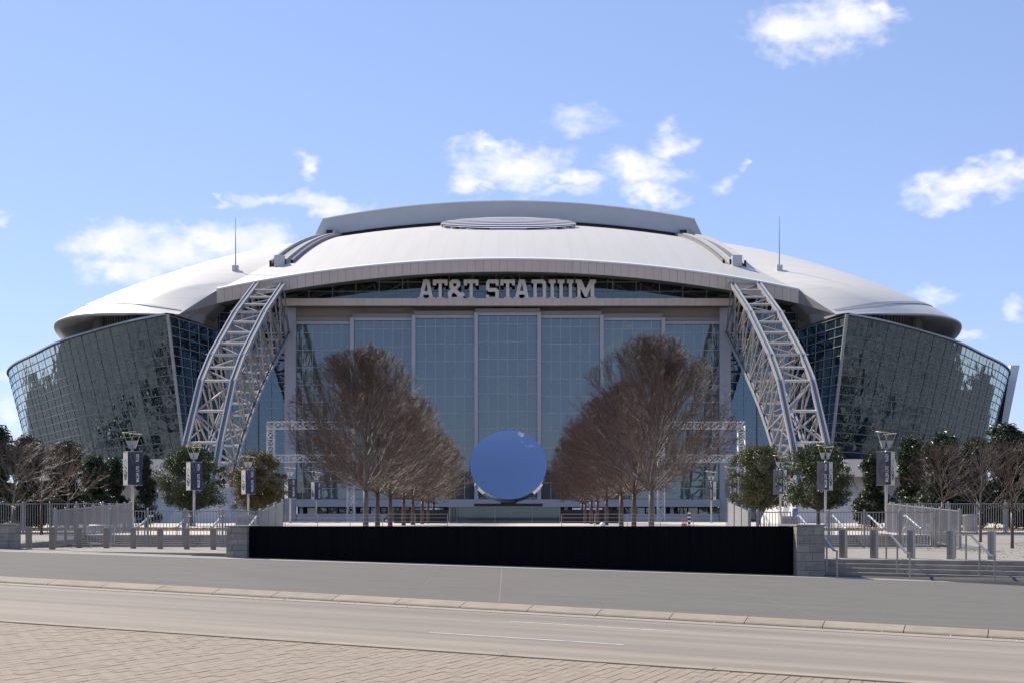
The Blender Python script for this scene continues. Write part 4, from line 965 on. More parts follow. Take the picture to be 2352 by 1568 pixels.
def lamp(side, loc, label):
    t = thing('lamp_post', label, 'lamp post', loc, 0, 'lamp posts lining the plaza')
    L_ = lambda mb, n, m, p=t, sm_=False: mb.build(n, m, p, smooth=sm_, local=True)
    zb0 = 3.25; zt0 = zb0+BH
    L_(MB().tube([(0,0,0),(0,0,zt0+0.35)], [0.115,0.105], 12), 'pole', M['pole'], t, True)
    L_(MB().lathe([(0.26,0),(0.26,0.05),(0.16,0.09),(0.13,0.3)], 14), 'base_plate', M['pole'])
    s = side
    # banner with the emblem, and the navy one with the name; they meet at a front edge
    def cloth(name, ang, m):
        o = bpy.data.objects.new(name, MB().add([(0,0,0),(BW,0,0),(BW,0,BH),(0,0,BH),(0,0.02,0),(BW,0.02,0),(BW,0.02,BH),(0,0.02,BH)],[(0,1,2,3),(7,6,5,4),(0,4,5,1),(1,5,6,2),(2,6,7,3),(3,7,4,0)]).mesh(name, m))
        C.objects.link(o); o.parent = t; o.location = (-s*-0.22 if False else (-0.2 if s < 0 else 0.2), -0.55, zb0); o.rotation_euler = (0,0,ang); return o
    if s < 0:
        a = cloth('emblem_banner', R(180-57), M['tan']); a.scale = (1,-1,1)
        emb_p = a; emblem(a, 0.52, BH*0.46, True); b = cloth('name_banner', R(24), M['navy'])
        lx = 0.72
    else:
        a = cloth('emblem_banner', R(60), M['tan']); emblem(a, 0.5, BH*0.46, False)
        b = cloth('name_banner', R(180-22), M['slate']); b.scale = (1,-1,1); emblem(b, 0.52, BH*0.48, False, True)
        link('navy_stripe', flat([[(0.0,0.02),(0.36,0.02),(0.36,BH-0.02),(0.0,BH-0.02)]], M['navy'], 'navy_stripe'), b, (0,-0.008,0)); lx = 0.20
    if s < 0:
        link('painted_fold', flat([[(0.08,BH-.05),(0.2,BH-.05),(0.42,BH-.9),(0.34,BH-.95)],[(0.45,BH-.05),(0.55,BH-.05),(0.62,BH-.75),(0.52,BH-.9)]], M['ghost'], 'painted_fold'), b, (0,-0.004,0))  # flat paler patches standing for light along folds in the cloth
    for me, zc_, ln in ((ml, 0.80, 1.18), (pz, 2.02, 0.58)):
        w = max(v.co.x for v in me.vertices)-min(v.co.x for v in me.vertices); k = ln/w
        o = link('lettering', me, b, (lx+0.10, -0.012, zc_), (R(90), R(-90), 0), (k, 0.30, 1))
        if s > 0: o.scale = (k, -0.30, 1); o.location.x = lx-0.02+0.0
    link('star', flat([star], M['ghost'], 'star'), b, (lx, -0.011, 1.56))
    for z in (zb0-0.03, zt0+0.03):
        for o_ in (a, b):
            d = Matrix.Rotation(o_.rotation_euler.z, 3, 'Z') @ Vector((BW*1.02,0,0)); p0 = Vector(o_.location); p0.z = z
            L_(MB().tube([p0, p0+d], 0.018, 5), 'banner_rod', M['pole'])
        L_(MB().tube([(0,0,z), (o_.location.x, -0.55, z)], 0.022, 5), 'banner_rod', M['pole'])
    # two floodlights under tilted reflector discs
    for q, (ox, oy, tilt, dz) in enumerate(((-0.26,0.1,-5,0.08),(0.24,-0.1,4,-0.06))):
        tl = R(tilt*s*-1)
        h = MB(); b0 = (ox*0.7, oy); z0 = zt0+0.28
        h.hexa([(b0[0]-.09,b0[1]-.09,z0),(b0[0]+.09,b0[1]-.09,z0),(b0[0]+.09,b0[1]+.09,z0),(b0[0]-.09,b0[1]+.09,z0)],
               [(ox-.2,oy-.17,z0+.58),(ox+.2,oy-.17,z0+.58),(ox+.2,oy+.17,z0+.58),(ox-.2,oy+.17,z0+.58)]); hd_ = L_(h, 'floodlight', M['pole'])
        dc = MB().lathe([(0.0,0.035),(0.5,0.03),(0.52,0.0),(0.5,-0.02),(0.0,-0.03)], 24); do = L_(dc, 'reflector_disc', M['disc'], t, False)
        do.location = (ox*1.0, oy, zt0+1.42+dz); do.rotation_euler = (R(3), tl, 0)
        for sx in (-1, 1): L_(MB().tube([(ox+sx*.12, oy-.12, z0+.3), (ox+sx*.4, oy-.1, zt0+1.40+dz-sx*0.4*math.sin(tl)*1.0)], 0.017, 5), 'strut', M['disc'])
    return t
LY = [106.4, 126.6, 147.8, 181.5, 199.2]; ordn = ['nearest', 'second nearest', 'third nearest', 'fourth nearest', 'farthest']
lampL = lamp(-1, (-28.4, LY[0], PZ), 'lamp post with tan and navy banners left of the mirror, nearest of five')
lampR = lamp(1, (28.0, LY[0], PZ), 'lamp post with tan and navy banners right of the mirror, nearest of five')
for src, xx, sd in ((lampL, -28.3, 'left'), (lampR, 27.9, 'right')):
    for k in range(1, 5):
        o = copy_tree(src); o.location = (xx+(0.9 if k in (2,4) and xx < 0 else 0)*1.0, LY[k], PZ); o['label'] = f'lamp post with tan and navy banners {sd} of the mirror, {ordn[k]} of five'

# ------------------------------------------------------------------ trees
def bare_tree(seed, H, RC, trunk_h, trunk_r, nl, bark, nsh, ntw, ntl, twig_r=0.010, k_=1.0):
    """winter tree: leader, limbs fanning out and up, long straight shoots, twigs and twiglets held inside an egg-shaped crown"""
    r_ = random.Random(seed); wood = MB(); tw = MB()
    zc_ = trunk_h+(H-trunk_h)*0.40; av = (H-trunk_h)*0.62
    def vec(d, ang, phi):
        d = d.normalized(); a = d.orthogonal().normalized(); b = d.cross(a)
        return (d*math.cos(ang)+(a*math.cos(phi)+b*math.sin(phi))*math.sin(ang)).normalized()
    def inside(p): 
        lob = 1+0.07*math.sin(3*math.atan2(p.y, p.x)+seed)+0.05*math.sin(p.z*1.7+seed); h_ = (p.z-zc_)/av; rc = RC*(1-0.16*h_) if h_ > 0 else RC; return ((p.x**2+p.y**2)/rc**2+(abs(h_)**2.2 if h_ > 0 else (h_*1.25)**2))/lob
    def reach(p, d, mx):
        l = 0.15
        while l < mx and inside(p+d*l) < 1.0: l += 0.15
        return l
    def path(p, d, L, n, up, wob):
        pts = [p.copy()]
        for i in range(n):
            d = (d+Vector((r_.gauss(0,wob), r_.gauss(0,wob), r_.gauss(0,wob)+up))).normalized(); pts.append(pts[-1]+d*L/n)
        return pts
    lead = path(Vector((0,0,trunk_h*0.9)), Vector((r_.gauss(0,.05), r_.gauss(0,.05), 1)), (H-trunk_h)*0.97, 8, 0.08, 0.07)
    wood.tube([(0,0,-0.1),(0,0,0.12),(0.01,0,trunk_h*0.5),(0,0.01,trunk_h*0.9)], [trunk_r*1.3,trunk_r*1.02,trunk_r*0.9,trunk_r*0.82], 10)
    lr = [max(0.014, trunk_r*0.74*(1-i/8.3)**1.25) for i in range(9)]; wood.tube(lead, lr, 7, False)
    stems = [(lead, lr)]
    for k in range(nl):
        f = (k+0.5*r_.random())/nl; t = 0.62*f**1.15; i = min(7, int(t*8)); p0 = lead[i].lerp(lead[i+1], t*8-i) if k > nl*0.35 else Vector((0,0,trunk_h*(0.84+0.14*r_.random())))
        ang = R(75-58*f**0.8+r_.uniform(-8,8)); phi = k*2.39996+r_.uniform(-.35,.35)
        d = Vector((math.sin(ang)*math.cos(phi), math.sin(ang)*math.sin(phi), math.cos(ang))); L = reach(p0, d, H)*r_.uniform(0.9,1.0)
        n = 8; pts = path(p0, d, L, n, 0.012, 0.035); r0 = min(lr[i]*0.62, trunk_r*(0.16+0.22*L/H))
        rs = [max(0.011*k_, r0*(1-j/(n+0.3))**1.1) for j in range(n+1)]; wood.tube(pts, rs, 6, False); stems.append((pts, rs))
    for (pts, rs) in stems:
        n = len(pts)-1
        for j in range(nsh):
            t = 0.16+0.80*(j+r_.random()*0.9)/nsh; i = min(n-1, int(t*n)); p = pts[i].lerp(pts[i+1], t*n-i); dd = (pts[i+1]-pts[i]).normalized()
            d2 = (vec(dd, R(r_.uniform(15,42)), r_.uniform(0,6.28))+Vector((0,0,0.03))).normalized(); l2 = reach(p, d2, 4.2*k_)*r_.uniform(0.72,1.0)
            if l2 < 0.3: continue
            m_ = 5; q = path(p, d2, l2, m_, 0.025, 0.045); rr = min(rs[i]*0.6, 0.008*k_+0.0075*l2); r2 = [max(twig_r*1.05, rr*(1-x/(m_+0.2))) for x in range(m_+1)]; wood.tube(q, r2, 4, False)
            for k2 in range(max(2, int(ntw*(0.45+0.55*l2/(3*k_))))):
                t2 = 0.12+0.86*(k2+r_.random())/max(2, int(ntw*(0.45+0.55*l2/(3*k_)))); i2 = min(m_-1, int(t2*m_)); p2 = q[i2].lerp(q[i2+1], min(1, t2*m_-i2)); e = (q[i2+1]-q[i2]).normalized()
                d3 = (vec(e, R(r_.uniform(14,38)), r_.uniform(0,6.28))+Vector((0,0,0.05))).normalized(); l3 = min(r_.uniform(0.5,1.25)*k_, reach(p2, d3, 1.5)+0.12)
                w = path(p2, d3, l3, 3, 0.03, 0.05); tw.tube(w, [twig_r, twig_r*0.85, twig_r*0.7, twig_r*0.45], 3, False)
                for k3 in range(ntl):
                    x = r_.random()*2.9; i3 = min(2, int(x)); p3 = w[i3].lerp(w[i3+1], x-i3); d4 = vec(d3, R(r_.uniform(16,42)), r_.uniform(0,6.28)); l4 = r_.uniform(0.2,0.55)*k_
                    if inside(p3+d4*l4) > 1.12: l4 *= 0.4
                    tw.tube([p3, p3+d4*l4], [twig_r*0.62, twig_r*0.32], 3, False)
    return wood.mesh('trunk', bark, True), tw.mesh('crown', M['twig'])
def place_tree(name, meshes, loc, rz, sc, label, cat, group):
    t = thing(name, label, cat, loc, rz, group); t.scale = (sc[0], sc[1], sc[2])
    for nm, me in meshes: link(nm, me, t)
    return t
elmA = bare_tree(3, 12.0, 5.8, 3.0, 0.235, 24, M['bark_brown'], 14, 12, 5, 0.0095)
elmB = bare_tree(11, 12.0, 5.7, 3.1, 0.235, 24, M['bark_brown'], 14, 12, 5, 0.0095)
elmG = bare_tree(21, 12.4, 6.1, 3.0, 0.22, 31, M['bark_grey'], 15, 12, 5, 0.0095)
elmH = bare_tree(29, 13.0, 6.7, 2.9, 0.23, 34, M['bark_grey'], 15, 12, 5, 0.0095)
rowL = [(840,100.8),(867,110),(896,122),(927,138),(948,151),(970,168),(983,180),(996,193)]
rowR = [(1496,100.8),(1456,112),(1427,124),(1393,142),(1372,156),(1358,168),(1344,181),(1337,192)]
nth = ['nearest', 'second', 'third', 'fourth', 'fifth', 'sixth', 'seventh', 'farthest']
for side, row in (('left', rowL), ('right', rowR)):
    for k, (px, Y) in enumerate(row):
        me = (elmG if side == 'left' else elmH) if k == 0 else (elmA, elmB)[k % 2]; sz = 1.0 if k == 0 else 0.93+0.05*((k*7) % 3)/2
        if k == 0: txt = f'large bare tree with grey trunk, nearest of the {side} row behind the black wall'
        else: txt = f'bare brown tree in the {side} plaza row, {nth[k]} from the black wall' if k < 7 else f'bare brown tree in the {side} plaza row, farthest from the black wall'
        place_tree('bare_tree', (('trunk', me[0]), ('crown', me[1])), (P(px,0,Y).x, Y, PZ), rnd.uniform(0,6.28), (sz*(0.92 if k else 1.0), sz*0.92, sz*(1.02 if k == 0 else 1.0)), txt, 'tree', 'bare trees in two rows on the plaza')
crape = bare_tree(31, 4.7, 2.3, 1.7, 0.075, 13, M['bark_grey'], 8, 6, 3, 0.0055, 0.5)
crape2 = bare_tree(37, 4.7, 2.2, 1.75, 0.075, 13, M['bark_brown'], 8, 6, 3, 0.0055, 0.5)
for k, (px, Y, zg, sc_, txt) in enumerate(((30,66,1.05,1.0,'small bare tree beside the stone block at the left edge'),(95,79,1.18,1.1,'small bare tree second from the left edge, in front of the fence'),(157,93,PZ,1.16,'small bare tree behind the left picket fence'),
        (2325,65,0.72,1.05,'small bare tree nearest the right edge, beside the right handrail'),(2252,71,0.88,1.06,'small bare tree with dark trunk, middle of three on the right terrace'),(2165,84,PZ,1.1,'small bare tree behind the right picket fence, leftmost of the right three'))):
    me = (crape, crape2)[k % 2]; place_tree('small_bare_tree', (('trunk', me[0]), ('crown', me[1])), (P(px,0,Y).x, Y, zg), rnd.uniform(0,6.28), (sc_,sc_,sc_), txt, 'tree', 'small bare trees at the plaza sides')

def leafy(seed, H, prof, nclump, nleaf, lsize, m, trunk_h, trunk_r, lump=0.0, clump_r=0.5):
    """evergreen: trunk, limbs and leaf clumps; prof(t) = crown radius at relative height t"""
    r_ = random.Random(seed); wood = MB(); lv_ = MB()
    wood.tube([(0,0,-0.1),(0.02,0,trunk_h*0.6),(0,0.03,H*0.5),(0,0,H*0.86)], [trunk_r*1.2,trunk_r,trunk_r*0.6,trunk_r*0.15], 8)
    for c in range(nclump):
        t = r_.random(); rad = prof(t); phi = r_.uniform(0,6.28); rr = rad*math.sqrt(r_.uniform(0.05,1))*(1+lump*(math.sin(3*phi+seed)*math.sin(5.5*t+seed)+0.7*math.sin(7*phi-4*t+2*seed)))
        ctr = Vector((rr*math.cos(phi), rr*math.sin(phi), trunk_h+(H-trunk_h)*t))
        if r_.random() < 0.5: wood.tube([(0,0,max(trunk_h*0.8,ctr.z-0.5-rr*0.5)), ctr*0.5+Vector((0,0,0.5*max(trunk_h*0.8,ctr.z-0.3-rr*0.4))), ctr], [0.05,0.035,0.012], 4, False)
        cr = clump_r*r_.uniform(0.6,1.35)
        for l in range(nleaf):
            d = Vector((r_.gauss(0,1), r_.gauss(0,1), r_.gauss(0,0.8))).normalized()*cr*(r_.random()**0.45); p = ctr+d
            nrm = (d.normalized()+Vector((r_.gauss(0,.6), r_.gauss(0,.6), r_.gauss(0,.5)+0.35))).normalized(); ax = nrm.orthogonal().normalized()
            ax.rotate(Matrix.Rotation(r_.uniform(0,6.28), 3, nrm)); bx = nrm.cross(ax); s_ = lsize*r_.uniform(0.65,1.25); w_ = s_*0.44
            lv_.add([p-ax*s_*0.5, p+bx*w_*0.5+nrm*w_*0.18, p+ax*s_*0.5-nrm*s_*0.12, p-bx*w_*0.5+nrm*w_*0.18], [(0,1,2),(0,2,3)])
    return wood.mesh('trunk', M['oakbark'], True), lv_.mesh('crown', m)
oak_prof = lambda t: 2.55*math.sqrt(max(0.02, 1-((t-0.42)/0.60)**2))
mag_prof = lambda t: 1.75*(0.72+0.28*math.sin(t*9))*(1-0.72*max(0,(t-0.25)/0.75)**1.3)*(0.75+0.25*min(1,t/0.12))
con_prof = lambda t: 1.1*(1-t)**0.75+0.08
oakG = leafy(5, 6.5, oak_prof, 190, 120, 0.185, M['oak'], 1.6, 0.15, lump=0.2, clump_r=0.52)
oakO = leafy(6, 6.5, oak_prof, 190, 115, 0.18, M['oak_olive'], 1.6, 0.14, lump=0.2, clump_r=0.52)
oakR = leafy(8, 6.5, oak_prof, 190, 115, 0.18, M['oak_rust'], 1.6, 0.14, lump=0.2, clump_r=0.52)
magA = leafy(14, 6.4, mag_prof, 150, 100, 0.25, M['magnolia'], 0.35, 0.10, lump=0.2, clump_r=0.45)
magB = leafy(15, 6.4, mag_prof, 150, 100, 0.25, M['magnolia'], 0.35, 0.10, lump=0.2, clump_r=0.45)
magD = leafy(16, 5.2, con_prof, 70, 110, 0.20, M['magnolia_dark'], 0.25, 0.10, clump_r=0.42)
def leaf_at(meshes, name, px, Y, top, sx, label, group, base=PZ, H=6.5):
    z = CAM_Z+(1185-top)/FPX*Y; k = (z-base)/H
    return place_tree(name, (('trunk', meshes[0]), ('crown', meshes[1])), (P(px,0,Y).x, Y, base), rnd.uniform(0,6.28), (sx, sx, k), label, 'tree', group)
og = 'live oaks beside the lamp posts'
leaf_at(oakG, 'oak_tree', 440, 131, 1030, 1.16, 'round dark green oak behind the second banner lamp on the left', og)
leaf_at(oakR, 'oak_tree', 590, 153, 1042, 1.18, 'round oak with rusty leaves behind the third banner lamp on the left', og)
leaf_at(oakG, 'oak_tree', 1880, 131, 1024, 1.2, 'round green oak behind the second banner lamp on the right', og)
leaf_at(oakO, 'oak_tree', 1744, 153, 1026, 1.28, 'olive brown oak behind the third banner lamp on the right', og)
mg = 'magnolias behind the side fences'
for k, (px, Y, topy, sx, me, H_, txt) in enumerate((( -8,92,988,1.15,magA,6.4,'tall glossy magnolia at the left picture edge'),(62,97,1006,1.1,magB,6.4,'glossy magnolia, second from the left edge'),
        (150,101,1024,1.25,magA,6.4,'broad glossy magnolia behind the small bare trees on the left'),(218,112,1050,1.05,magB,6.4,'low glossy magnolia left of the nearest left banner lamp'),(262,116,1056,0.9,magA,6.4,'glossy magnolia partly hidden behind the nearest left banner'),
        (335,117,1050,1.0,magD,5.2,'narrow dark conical evergreen right of the nearest left banner'),
        (2008,118,1046,1.0,magB,6.4,'slim magnolia just left of the nearest right banner lamp'),(2092,116,1012,1.1,magA,6.4,'tall magnolia just right of the nearest right banner lamp'),(2165,97,1000,1.15,magB,6.4,'glossy magnolia behind the leftmost small bare tree on the right'),
        (2238,99,1016,1.15,magA,6.4,'glossy magnolia behind the middle small bare tree on the right'),(2312,95,980,1.3,magB,6.4,'tallest magnolia near the right edge'),(2372,93,1004,1.15,magA,6.4,'magnolia cut by the right picture edge'))):
    leaf_at(me, 'magnolia_tree', px, Y, topy, sx, txt, mg, H=H_)

# ------------------------------------------------------------------ fences, gates and handrails
picket_me = MB().box(-0.011, 0.011, -0.011, 0.011, 0, 1.0).mesh('picket', M['fence'])
def fence_run(label, a, b, za, zb_, h, bay, gate=False, solid=False, skip_first=False):
    a, b = Vector(a), Vector(b); L_ = (b-a).length; d = (b-a)/L_; n = max(1, round(L_/bay))
    t = thing('picket_fence' if not solid else 'panel_fence', label, 'fence', ((a+b)/2).to_3d()+Vector((0,0,min(za,zb_))))
    org = wloc(t)
    def at(l, z): p = a+d*l; return Vector((p.x, p.y, za+(zb_-za)*l/L_+z))
    ang = math.atan2(d.y, d.x)
    for k in range(n+1):
        l = L_*k/n; p = at(l, 0); w = 0.075 if k % 2 == 0 else 0.05
        mb = MB().tube([p, p+Vector((0,0,h+0.05))], w, 10); mb.lathe([(w,h+0.05),(w*0.8,h+0.085),(w*0.3,h+0.10),(0.001,h+0.103)], 10, p); mb.build('post', M['fence'], t, smooth=False)
        if k < n:
            l0, l1 = l+0.13, L_*(k+1)/n-0.13
            if solid:
                c0, c1 = at(l0,0.05), at(l1,0.05); mb = MB(); o_ = Vector((-d.y,d.x,0))*0.015
                mb.hexa([c0-o_,c1-o_,c1+o_,c0+o_],[q+Vector((0,0,h-0.1)) for q in (c0-o_,c1-o_,c1+o_,c0+o_)]); mb.build('panel', M['soffit_light'], t); continue
            for z in (0.06, h-0.02): MB().bar(at(l0,z), at(l1,z), 0.035, 0.045).build('rail', M['fence'], t)
            for lx in (l0, l1): MB().bar(at(lx,0.04), at(lx,h+0.01), 0.045, 0.045, (d.x,d.y,0)).build('stile', M['fence'], t)
            for lx in (l, L_*(k+1)/n): 
                for z in (0.35, h-0.3): MB().bar(at(lx,z), at(lx+(0.13 if lx == l else -0.13),z), 0.03, 0.05).build('hinge', M['fence'], t)
            m_ = max(2, int((l1-l0)/0.135))
            for i in range(1, m_):
                p = at(l0+(l1-l0)*i/m_, 0.06); link('picket', picket_me, t, p-org, (0,0,ang), (1,1,h-0.08))
    return t
M['soffit_light'] = mat('grey_screen_panel', (0.24,0.235,0.23), 0.55, var=0.05)
FH = 1.68
fence_run('grey steel picket gates across the left steps, behind the square bollards', (P(298,0,66).x-0.9,66), (-11.7,66), 0.80, 0.78, FH, 1.62)
fence_run('grey steel picket gates across the right steps, behind the stainless bollards', (11.4,66), (P(2050,0,66).x+2.0,66), 0.74, 0.74, FH, 1.62)
fence_run('dense end-on run of grey pickets climbing the left steps', (-20.3,63.2), (-21.3,79.6), 0.80, 1.26, FH, 1.9)
fence_run('dense end-on run of grey pickets climbing the right steps', (19.9,63.2), (21.0,79.6), 0.78, 1.26, FH, 1.9)
fence_run('grey picket fence behind the small bare trees on the left', (-30.5,80), (-21.5,80), 1.22, 1.22, 1.72, 1.5)
fence_run('grey picket fence behind the small bare trees on the right', (21.3,80), (31.0,80), 1.22, 1.22, 1.72, 1.5)
fence_run('grey solid panel screen between posts above the left end of the black wall', (-11.72,66.2), (-11.95,74), 0.80, PZ, FH, 2.6, solid=True)
fence_run('grey solid panel screen between posts above the right end of the black wall', (11.05,66.2), (11.25,74), 0.80, PZ, FH, 2.6, solid=True)
def stair_rail(label, x, y0, z0, y1, z1, dirx=0.0, m='fence'):
    t = thing('handrail', label, 'handrail', (x, y0, z0)); h = 0.92
    MB().tube([(x,y0-0.35,z0+h-0.02),(x,y0,z0+h),(x+dirx,y1,z1+h),(x+dirx,y1+0.35,z1+h)], 0.045, 8).build('rail', M['pole'], t, smooth=True)
    for k in range(3):
        f = k/2; yy_ = y0+(y1-y0)*f; zz3 = z0+(z1-z0)*f; MB().tube([(x+dirx*f,yy_,zz3-0.1),(x+dirx*f,yy_,zz3+h)], 0.022, 6).build('post', M['fence'], t)
for k, x in enumerate((-17.6,-15.75,-14.1,-12.4)): stair_rail(f'sloping handrail on the left plaza steps, {("leftmost","second from the left","third from the left","rightmost")[k]}', x, 66.9, 0.78, 69.3, PZ)
for k, x in enumerate((12.3,14.0,15.65,17.4,19.2)): stair_rail(f'sloping handrail on the right plaza steps, {("leftmost","second from the left","middle one","second from the right","rightmost")[k]}', x, 66.9, 0.74, 69.3, PZ)
# stainless handrails down the front steps
def front_rail(label, x):
    t = thing('handrail', label, 'handrail', (x, 57, zland(x, 57)), 0, 'stainless handrails on the front steps'); h = 0.97
    Y1, Y2, Y3, Y4 = 57.0, 55.0, 52.75, 52.25
    def top(y): return (zland(x, 56)+h) if y >= Y2 else (zsx(x, Y4)+h if y <= Y3 else zsx(x, Y4)+h+(zland(x, 56)-zsx(x, Y4))*(y-Y3)/(Y2-Y3))
    def base(y): return zland(x, y) if y > 55.25 else (zsx(x, y) if y < 53.9 else zsx(x, 53.9)+(zland(x, 55.3)-zsx(x, 53.9))*(math.floor((y-53.9)/0.45)+1)/4)
    mb = MB(); ys_ = (Y1, Y2, Y3, Y4)
    for a, b in zip(ys_, ys_[1:]): mb.bar((x, a, top(a)), (x, b, top(b)), 0.085, 0.045)
    mb.build('rail', M['stainless'], t)
    for y in (56.95, 55.6, 54.0, 52.3): MB().bar((x, y, base(y)-0.05), (x, y, top(y)-0.02), 0.06, 0.045, (0,1,0)).build('post', M['stainless'], t)
front_rail('stainless handrail beside the right stone pier', 11.95); front_rail('stainless handrail in the middle of the front steps', 14.63); front_rail('stainless handrail on the front steps near the right edge', 17.75)
# bollards
def bollard(label, px, pyb, h, w, m, name, Y=None, ang=0.0, group=None):
    p = Vector((P(px,0,57).x, 57, zland(P(px,0,57).x, 57)))
    for k in range(500):
        y = 53.6+0.02*k; x = P(px,0,y).x; z = zland(x, y)
        if 1185-(z-CAM_Z)/y*FPX <= pyb: p = Vector((x, y, z)); break
    t = thing('bollard', label, 'bollard', p, ang, group)
    o = MB().box(-w/2, w/2, -w/2, w/2, -0.1, h-0.03).build('shaft', M[m], t, local=True); bevel(o, 0.006)
    o = MB().box(-w/2-0.004, w/2+0.004, -w/2-0.004, w/2+0.004, h-0.028, h).build('cap', M['stainless'], t, local=True); bevel(o, 0.006)
    if name: MB().box(-0.012, 0.012, -w/2-0.004, -w/2+0.001, 0.02, h-0.05).build('groove', M['trussdark'], t, local=True)
bl = [66,120,182,244,306,368,429,490]
ordb = ['first','second','third','fourth','fifth','sixth','seventh','eighth']
for k, px in enumerate(bl): bollard(f'square bronze bollard left of the black wall, {ordb[k]} from the left', px, 1254.5+0.014*px, 0.90, 0.21, 'bollard', False, ang=R(4), group='square bollards on the left landing')
for k, px in enumerate((1937,2008,2093,2184,2278)): bollard(f'square stainless bollard on the right landing, {ordb[k]} from the left', px, (1280,1281,1281,1283,1284)[k], 1.13, 0.25, 'stainless', True, ang=R(-38), group='stainless bollards on the right landing')

# ------------------------------------------------------------------ small things on the plaza
def gantry(label, pa, pb, Y, topy, midy):
    t = thing('stage_gantry', label, 'gantry', (P((pa+pb)/2,0,Y).x, Y, PZ)); w = 1.1
    def boxtruss(p, q, nm):
        p, q = Vector(p), Vector(q); d = (q-p).normalized(); a = Vector((0,1,0))*w/2; b = d.cross(Vector((0,1,0))).normalized()*w/2; mb = MB(); n = max(3, int((q-p).length/w))
        cs = [a+b, a-b, -a-b, -a+b]
        for c in cs: mb.tube([p+c, q+c], 0.085, 5)
        for i in range(n):
            u, v = p.lerp(q, i/n), p.lerp(q, (i+1)/n)
            for j in range(4):
                c, e = cs[j], cs[(j+1)%4]; mb.tube([u+c, v+e] if (i+j) % 2 else [u+e, v+c], 0.05, 4, False); mb.tube([u+c, u+e], 0.05, 4, False)
        mb.build(nm, M['alu'], t)
    xa, xb = P(pa,0,Y).x, P(pb,0,Y).x; zt, zm = P(0,topy,Y).z, P(0,midy,Y).z
    boxtruss((xa,Y,PZ), (xa,Y,zt), 'tower'); boxtruss((xb,Y,PZ), (xb,Y,zt), 'tower')
    boxtruss((xa-0.5,Y-0.05,zt), (xb+0.5,Y-0.05,zt), 'beam'); boxtruss((xa+0.6,Y-0.05,zm), (xb-0.6,Y-0.05,zm), 'beam')
gantry('silver stage truss gantry in front of the left end of the doors', 622, 806, 228, 976, 1052)
gantry('silver stage truss gantry in front of the right end of the doors', 1518, 1703, 228, 976, 1052)
def cable_rail(label, x0, x1, Y):
    t = thing('cable_railing', label, 'railing', ((x0+x1)/2, Y, PZ)); n = max(2, round(abs(x1-x0)/2.1))
    for k in range(n+1): MB().box(x0+(x1-x0)*k/n-0.02, x0+(x1-x0)*k/n+0.02, Y-0.02, Y+0.02, PZ, PZ+1.02).build('post', M['fence'], t)
    for z in (0.3,0.55,0.8): MB().tube([(x0,Y,PZ+z),(x1,Y,PZ+z)], 0.008, 4).build('cable', M['pole'], t)
    MB().bar((x0,Y,PZ+1.04),(x1,Y,PZ+1.04),0.05,0.03).build('top_rail', M['fence'], t)
cable_rail('thin cable railing left of the bare tree rows', P(655,0,92).x, P(1028,0,92).x, 92); cable_rail('thin cable railing right of the bare tree rows', P(1290,0,92).x, P(1668,0,92).x, 92)
def cone(label, px, Y):
    t = thing('traffic_cone', label, 'cone', (P(px,0,Y).x, Y, PZ), 0, 'orange cones on the plaza')
    MB().box(-0.19,0.19,-0.19,0.19,0,0.04).build('base', M['tyre'], t, local=True); MB().lathe([(0.155,0.04),(0.105,0.32),(0.03,0.72),(0.0,0.73)],14).build('body', M['cone'], t, True, local=True)
    MB().lathe([(0.112,0.30),(0.085,0.46)],14).build('band', M['white'], t, True, local=True)
cone('orange traffic cone left of its pair near the striped post', 1568, 112); cone('orange traffic cone right of its pair near the striped post', 1574.5, 112)
t = thing('striped_post', 'black and white striped post beside the orange cones', 'post', (P(1583,0,112).x, 112, PZ))
for k in range(8): MB().tube([(0,0,k*0.15),(0,0,k*0.15+0.149)], 0.11, 10).build('stripe', M['white'] if k % 2 else M['blackmetal'], t, local=True)
def lift():
    t = thing('utility_cart', 'small green utility cart parked behind the left tree row', 'cart', (P(902,0,205).x, 205, PZ))
    bevel(MB().box(-1.3,1.3,-0.6,0.6,0.35,0.8).build('body', M['green'], t, local=True), 0.06)
    bevel(MB().box(-0.5,0.6,-0.55,0.55,0.8,1.3).build('cab', M['green'], t, local=True), 0.08)
    for x in (-0.85,0.85):
        for y in (-0.6,0.6): 
            o = MB().tube([(x,y-0.1,0.32),(x,y+0.1,0.32)],0.32,14).build('wheel', M['tyre'], t, local=True); MB().tube([(x,y-0.11,0.32),(x,y+0.11,0.32)],0.15,10).build('rim', M['white'], o, local=True)
    MB().bar((-0.9,0,0.9),(0.9,0,2.1),0.16,0.16).build('boom', M['green'], t, local=True)
lift()
t = thing('covered_barrel', 'white covered bundle at the foot of the right tree row', 'bundle', (P(1384,0,130).x, 130, PZ))
MB().lathe([(0.24,0),(0.26,0.12),(0.2,0.28),(0.1,0.36),(0.0,0.37)],14).build('cover', M['white'], t, True, local=True)
def cabinet(label, px, Y, w, h, z, sign):
    t = thing('utility_cabinet', label, 'cabinet', (P(px,0,Y).x, Y, z))
    bevel(MB().box(-w/2,w/2,-0.3,0.3,0,h).build('body', M['soffit_light'], t, local=True), 0.02)
    for k in range(3): MB().box(-w/2+0.12+k*w/3.4,-w/2+0.12+k*w/3.4+w/4.6,-0.315,-0.302,h*0.55,h*0.8).build('vent', M['trussdark'], t, local=True)
    if sign: MB().box(w/2-0.35,w/2-0.05,-0.33,-0.3,h+0.02,h+0.45).build('sign_plate', M['signblue'], t, local=True)
cabinet('grey utility cabinet behind the left gates', 565, 82, 1.1, 0.95, PZ, False); cabinet('grey utility cabinet with blue sign behind the right gates', 1812, 82, 1.0, 0.9, PZ, True)
t = thing('trash_can', 'grey litter bin behind the right back fence', 'bin', (P(2228,0,83).x, 83, PZ))
